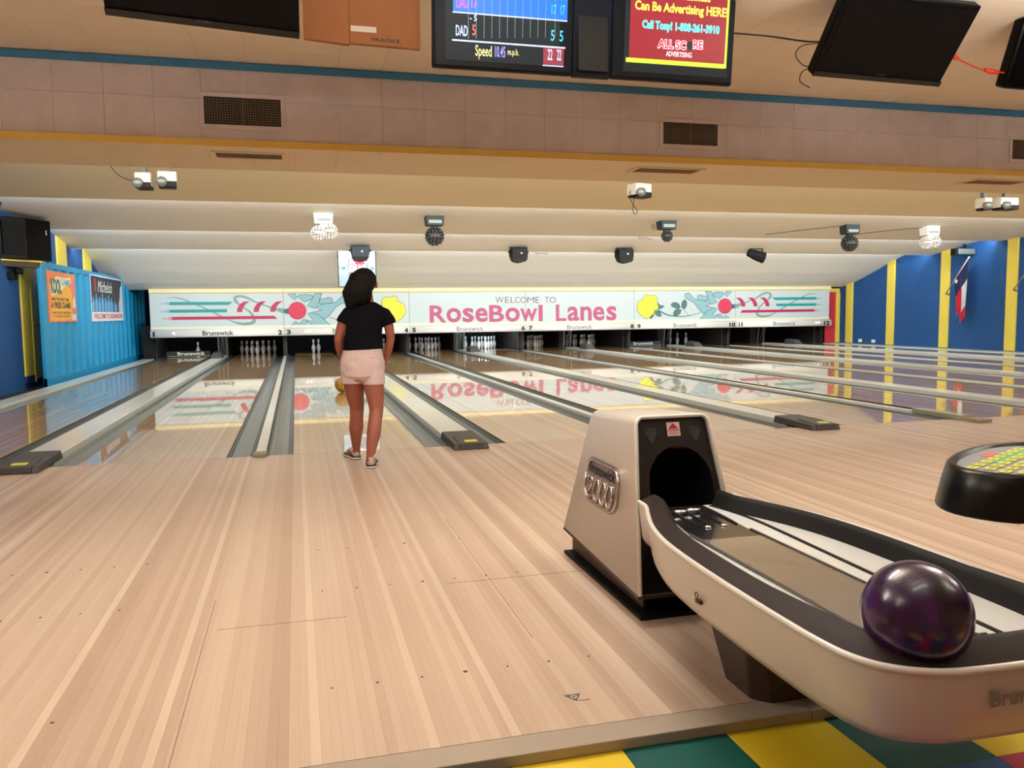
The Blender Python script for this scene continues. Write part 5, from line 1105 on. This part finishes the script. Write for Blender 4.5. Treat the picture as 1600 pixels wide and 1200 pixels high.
def remesh(mb, name, m, parent, vox, it=6, fac=0.5, org=(0, 0, 0)):
    me = mb.data(name); o = bpy.data.objects.new(name, me); C.objects.link(o)
    bm = bmesh.new(); bm.from_mesh(me); bmesh.ops.recalc_face_normals(bm, faces=bm.faces); bm.to_mesh(me); bm.free()
    r = o.modifiers.new('r', 'REMESH'); r.mode = 'VOXEL'; r.voxel_size = vox; r.use_smooth_shade = True
    s = o.modifiers.new('s', 'SMOOTH'); s.factor = fac; s.iterations = it
    me2 = bpy.data.meshes.new_from_object(o.evaluated_get(bpy.context.evaluated_depsgraph_get()))
    bpy.data.objects.remove(o); me2.name = name; me2.materials.clear(); me2.materials.append(m)
    for v in me2.vertices: v.co = v.co-Vector(org)
    o = bpy.data.objects.new(name, me2); C.objects.link(o); o.parent = parent
    return o
G0 = (0.515, -0.60, 0.0)
girl = thing('person', 'girl seen from behind in navy T-shirt, blush shorts and bowling shoes at the foul line', 'person', G0)
b = MB()
b.tube([(0.452, -0.585, 0.72), (0.452, -0.565, 0.62), (0.462, -0.52, 0.50), (0.477, -0.475, 0.405), (0.472, -0.470, 0.33), (0.468, -0.455, 0.25), (0.468, -0.42, 0.16), (0.470, -0.385, 0.085), (0.470, -0.375, 0.045)], [0.084, 0.080, 0.066, 0.053, 0.051, 0.054, 0.041, 0.030, 0.031], 16)
b.tube([(0.588, -0.605, 0.72), (0.590, -0.620, 0.62), (0.600, -0.645, 0.50), (0.604, -0.670, 0.405), (0.590, -0.700, 0.33), (0.576, -0.730, 0.25), (0.556, -0.765, 0.16), (0.543, -0.785, 0.09), (0.543, -0.780, 0.045)], [0.084, 0.080, 0.065, 0.051, 0.050, 0.052, 0.040, 0.030, 0.031], 16)
b.loft([el((0.518, -0.60, 0.62), 0.10, 0.08), el((0.518, -0.60, 0.68), 0.145, 0.10), el((0.518, -0.60, 0.76), 0.145, 0.10), el((0.523, -0.60, 0.86), 0.115, 0.08), el((0.530, -0.60, 0.95), 0.118, 0.082), el((0.540, -0.595, 1.05), 0.130, 0.085), el((0.550, -0.59, 1.12), 0.138, 0.075), el((0.556, -0.59, 1.165), 0.10, 0.06), el((0.562, -0.59, 1.20), 0.05, 0.045), el((0.564, -0.585, 1.26), 0.040, 0.042)])
# head, jaw, nose, ears
b.sphere((0.556, -0.585, 1.345), 0.088, 20, 14, (0.88, 1.02, 1.0)); b.sphere((0.558, -0.555, 1.285), 0.055, 16, 10, (0.92, 1.0, 0.9))
b.tube([(0.556, -0.500, 1.335), (0.556, -0.482, 1.310), (0.556, -0.497, 1.302)], [0.008, 0.011, 0.010], 8)
b.sphere((0.637, -0.585, 1.320), 0.024, 12, 8, (0.35, 0.65, 1.1)); b.sphere((0.476, -0.580, 1.320), 0.024, 12, 8, (0.35, 0.65, 1.1))
# arms
b.tube([(0.455, -0.59, 1.125), (0.415, -0.60, 1.10), (0.375, -0.605, 1.02), (0.348, -0.605, 0.93), (0.356, -0.56, 0.86), (0.372, -0.515, 0.795)], [0.046, 0.045, 0.037, 0.031, 0.030, 0.022], 14)
b.tube([(0.655, -0.59, 1.12), (0.692, -0.60, 1.095), (0.718, -0.605, 1.01), (0.728, -0.605, 0.925), (0.712, -0.575, 0.84), (0.694, -0.545, 0.765)], [0.046, 0.045, 0.037, 0.031, 0.030, 0.022], 14)
# hands: palm, four curled fingers, thumb
def hand(c, s, dirv):
    c = Vector(c); d = Vector(dirv).normalized(); side_ = Vector((s, 0.3, 0)).normalized(); nrm = d.cross(side_).normalized()
    b.tube([c-d*0.022, c+d*0.01, c+d*0.042], [0.020, 0.028, 0.027], 12, flat=0.62)
    for k, (o_, L_f) in enumerate(((-0.022, 0.052), (-0.0075, 0.060), (0.0075, 0.056), (0.021, 0.044))):
        u = Vector((0, 1, 0)); bas = c+d*0.040+u*o_
        b.tube([bas-d*0.01, bas+d*L_f*0.42, bas+d*L_f*0.75-Vector((s*0.014, 0, 0)), bas+d*L_f*0.85-Vector((s*0.030, 0, 0))], [0.0078, 0.0078, 0.0072, 0.006], 8)
    b.tube([c+Vector((0, 0.020, 0)), c+d*0.018+Vector((-s*0.008, 0.036, 0)), c+d*0.045+Vector((-s*0.018, 0.038, 0))], [0.011, 0.0095, 0.007], 8)
hand((0.378, -0.495, 0.765), -1, (0.15, 0.25, -1)); hand((0.688, -0.530, 0.730), 1, (-0.12, 0.2, -1))
body = remesh(b, 'body', SKIN, girl, 0.0045, 5, 0.5, G0)
for dx in (-0.030, 0.030):
    q = MB(); q.sphere((0.556+dx-G0[0], -0.502-G0[1], 1.343), 0.011, 12, 8); q.build('eye', WHITE, girl)
    q = MB(); q.sphere((0.556+dx-G0[0], -0.4935-G0[1], 1.343), 0.0045, 8, 6); q.build('iris', BROWN, girl)
q = MB(); q.tube([(0.534-G0[0], -0.502-G0[1], 1.284), (0.556-G0[0], -0.495-G0[1], 1.281), (0.578-G0[0], -0.502-G0[1], 1.284)], [0.003, 0.006, 0.003], 8); q.build('lips', mat('lips', (160, 80, 76), 0.5), girl)
# shirt with short sleeves
b = MB()
b.loft([el((0.525, -0.60, 0.845), 0.148, 0.112, tx=0.006, tz=-0.006), el((0.525, -0.60, 0.875), 0.145, 0.108), el((0.527, -0.60, 0.93), 0.136, 0.100), el((0.535, -0.598, 1.00), 0.136, 0.100), el((0.545, -0.595, 1.07), 0.146, 0.100), el((0.550, -0.592, 1.12), 0.148, 0.092), el((0.556, -0.59, 1.165), 0.118, 0.074), el((0.560, -0.59, 1.195), 0.066, 0.056)])
b.tube([(0.47, -0.592, 1.125), (0.43, -0.60, 1.11), (0.395, -0.605, 1.065), (0.382, -0.608, 1.04)], [0.054, 0.055, 0.053, 0.052], 14)
b.tube([(0.64, -0.592, 1.12), (0.685, -0.60, 1.10), (0.715, -0.605, 1.055), (0.724, -0.608, 1.03)], [0.054, 0.055, 0.053, 0.052], 14)
for k in range(5): b.tube([(0.41+0.055*k, -0.60-0.095+0.01*abs(k-2), 0.90), (0.42+0.05*k, -0.695+0.012*abs(k-2), 1.0)], [0.008, 0.003], 6)
remesh(b, 'shirt', SHIRT, girl, 0.006, 6, 0.5, G0)
# shorts
b = MB()
b.loft([el((0.518, -0.60, 0.622), 0.06, 0.085), el((0.518, -0.60, 0.655), 0.150, 0.118), el((0.518, -0.60, 0.70), 0.164, 0.122), el((0.518, -0.60, 0.76), 0.162, 0.118), el((0.520, -0.60, 0.83), 0.146, 0.106), el((0.522, -0.60, 0.875), 0.136, 0.100)])
b.loft([el((0.443, -0.572, 0.600), 0.084, 0.088), el((0.444, -0.577, 0.64), 0.086, 0.094), el((0.45, -0.585, 0.70), 0.088, 0.10)]); b.loft([el((0.594, -0.622, 0.592), 0.082, 0.088), el((0.592, -0.618, 0.64), 0.086, 0.094), el((0.586, -0.61, 0.70), 0.088, 0.10)])
b.sphere((0.455, -0.655, 0.735), 0.072, 16, 10, (1, 0.85, 1)); b.sphere((0.582, -0.655, 0.735), 0.072, 16, 10, (1, 0.85, 1))
sh = remesh(b, 'shorts', SHORT, girl, 0.005, 5, 0.5, G0)
for x0 in (0.42, 0.555):
    q = MB(); q.tube([(x0-G0[0], -0.728-G0[1], 0.79), (x0+0.065-G0[0], -0.731-G0[1], 0.79)], 0.0018, 5); q.build('pocket_seam', mat('seam_pink', (196, 160, 154), 0.8), sh)
# hair: thick dark bob swinging to the left
b = MB()
b.sphere((0.543, -0.603, 1.352), 0.098, 24, 16, (0.95, 1.0, 0.95)); b.sphere((0.500, -0.612, 1.315), 0.075, 20, 12, (0.85, 0.9, 1.1))
random.seed(11)
for k in range(60):
    a = math.radians(100+k*3.4); sx = 0.545+0.080*math.cos(a); sy = -0.600-0.085*abs(math.sin(a))**0.7
    f_ = max(0.0, (0.60-sx)/0.13); L_h = 0.10+0.055*f_+random.uniform(-0.015, 0.025)
    dx = -0.035*f_-0.015+random.uniform(-0.012, 0.012)
    b.tube([(sx, sy+0.02, 1.40), (sx-0.016*f_, sy-0.008, 1.345), (sx+dx*0.6-0.024*f_, sy-0.010, 1.345-L_h*0.55), (sx+dx*0.6-0.014*f_, sy+0.0, 1.345-L_h*0.95), (sx+dx*0.7-0.004*f_+random.uniform(-0.01, 0.01), sy+0.02, 1.345-L_h*1.2)], [0.016, 0.024, 0.022, 0.013, 0.004], 7)
for k in range(16):
    zz = 1.38-k*0.011; b.tube([(0.50, -0.62, zz), (0.462-0.002*k, -0.64, zz-0.03), (0.425+random.uniform(-0.012, 0.008), -0.63+random.uniform(-0.02, 0.02), zz-0.085)], [0.022, 0.021, 0.006], 7)
for k in range(46):   # loose wisps break the outline
    a = random.uniform(0.5, 3.6); z0 = 1.36+0.075*math.sin(a)*0.9 if a < 3.14 else 1.33; x0 = 0.530+0.088*math.cos(a); zz = z0-random.uniform(0, 0.11) if a > 2.4 else z0-0.01
    x0 = min(x0, 0.60); b.tube([(x0, -0.60, zz), (x0-0.012+random.uniform(-0.01, 0.01), -0.61+random.uniform(-0.03, 0.02), zz-0.03), (x0-0.016+random.uniform(-0.014, 0.012), -0.61, zz-0.075)], [0.012, 0.010, 0.004], 6)
hr = remesh(b, 'hair', HAIR, girl, 0.0042, 2, 0.35, G0)
# bowling shoes
UPR = mat('shoe_beige', (196, 180, 164), 0.6); SIDEP = mat('shoe_brown', (120, 62, 46), 0.5)
def shoe(x, y, yaw, label):
    t2 = bpy.data.objects.new('shoe', None); C.objects.link(t2); t2.parent = girl; t2.location = (x-G0[0], y-G0[1], 0.001); t2.rotation_euler.z = yaw; t2['label'] = label; t2.empty_display_size = 0.1; t2.scale = (1.15, 1.12, 1.15)
    def sl(sc_, z0, z1): 
        pl_ = [(-0.026, -0.012), (0.0, -0.022), (0.026, -0.012), (0.032, 0.03), (0.030, 0.08), (0.040, 0.13), (0.036, 0.175), (0.015, 0.205), (-0.008, 0.205), (-0.030, 0.18), (-0.036, 0.13), (-0.028, 0.08), (-0.031, 0.03)]
        q = MB(); q.loft([[(a*sc_, b_*sc_, z) for a, b_ in pl_] for z in (z0, z1)], smooth=False); return q
    sl(1.06, 0.0, 0.004).build('outsole', BLACK, t2); sl(1.05, 0.004, 0.014).build('midsole', WHITE, t2); sl(1.065, 0.014, 0.019).build('welt', BLACK, t2)
    q = MB(); q.loft([el((0.0, 0.09, 0.019), 0.034, 0.108), el((0.0, 0.085, 0.035), 0.034, 0.106), el((0.0, 0.065, 0.055), 0.031, 0.080), el((0.0, 0.028, 0.070), 0.028, 0.045)], True, True); q.build('upper', UPR, t2)
    for s in (-1, 1):
        q = MB(); q.loft([el((s*0.024, 0.075, 0.020), 0.0125, 0.070), el((s*0.0215, 0.07, 0.046), 0.012, 0.050), el((s*0.020, 0.06, 0.060), 0.008, 0.032)], True, True); q.build('side_panel', SIDEP, t2)
    q = MB(); q.tube([(-0.02, 0.09, 0.062), (0.02, 0.095, 0.062), (-0.018, 0.11, 0.055), (0.018, 0.115, 0.054)], 0.0025, 5); q.build('laces', WHITE, t2)
    q = MB(); q.loft([el((0, 0.026, 0.064), 0.029, 0.037), el((0, 0.024, 0.082), 0.031, 0.034)], True, True); q.build('sock', WHITE, t2)
shoe(0.470, -0.392, 0.25, 'left bowling shoe, a step ahead over the foul line'); shoe(0.543, -0.800, -0.12, 'right bowling shoe with white-edged sole')
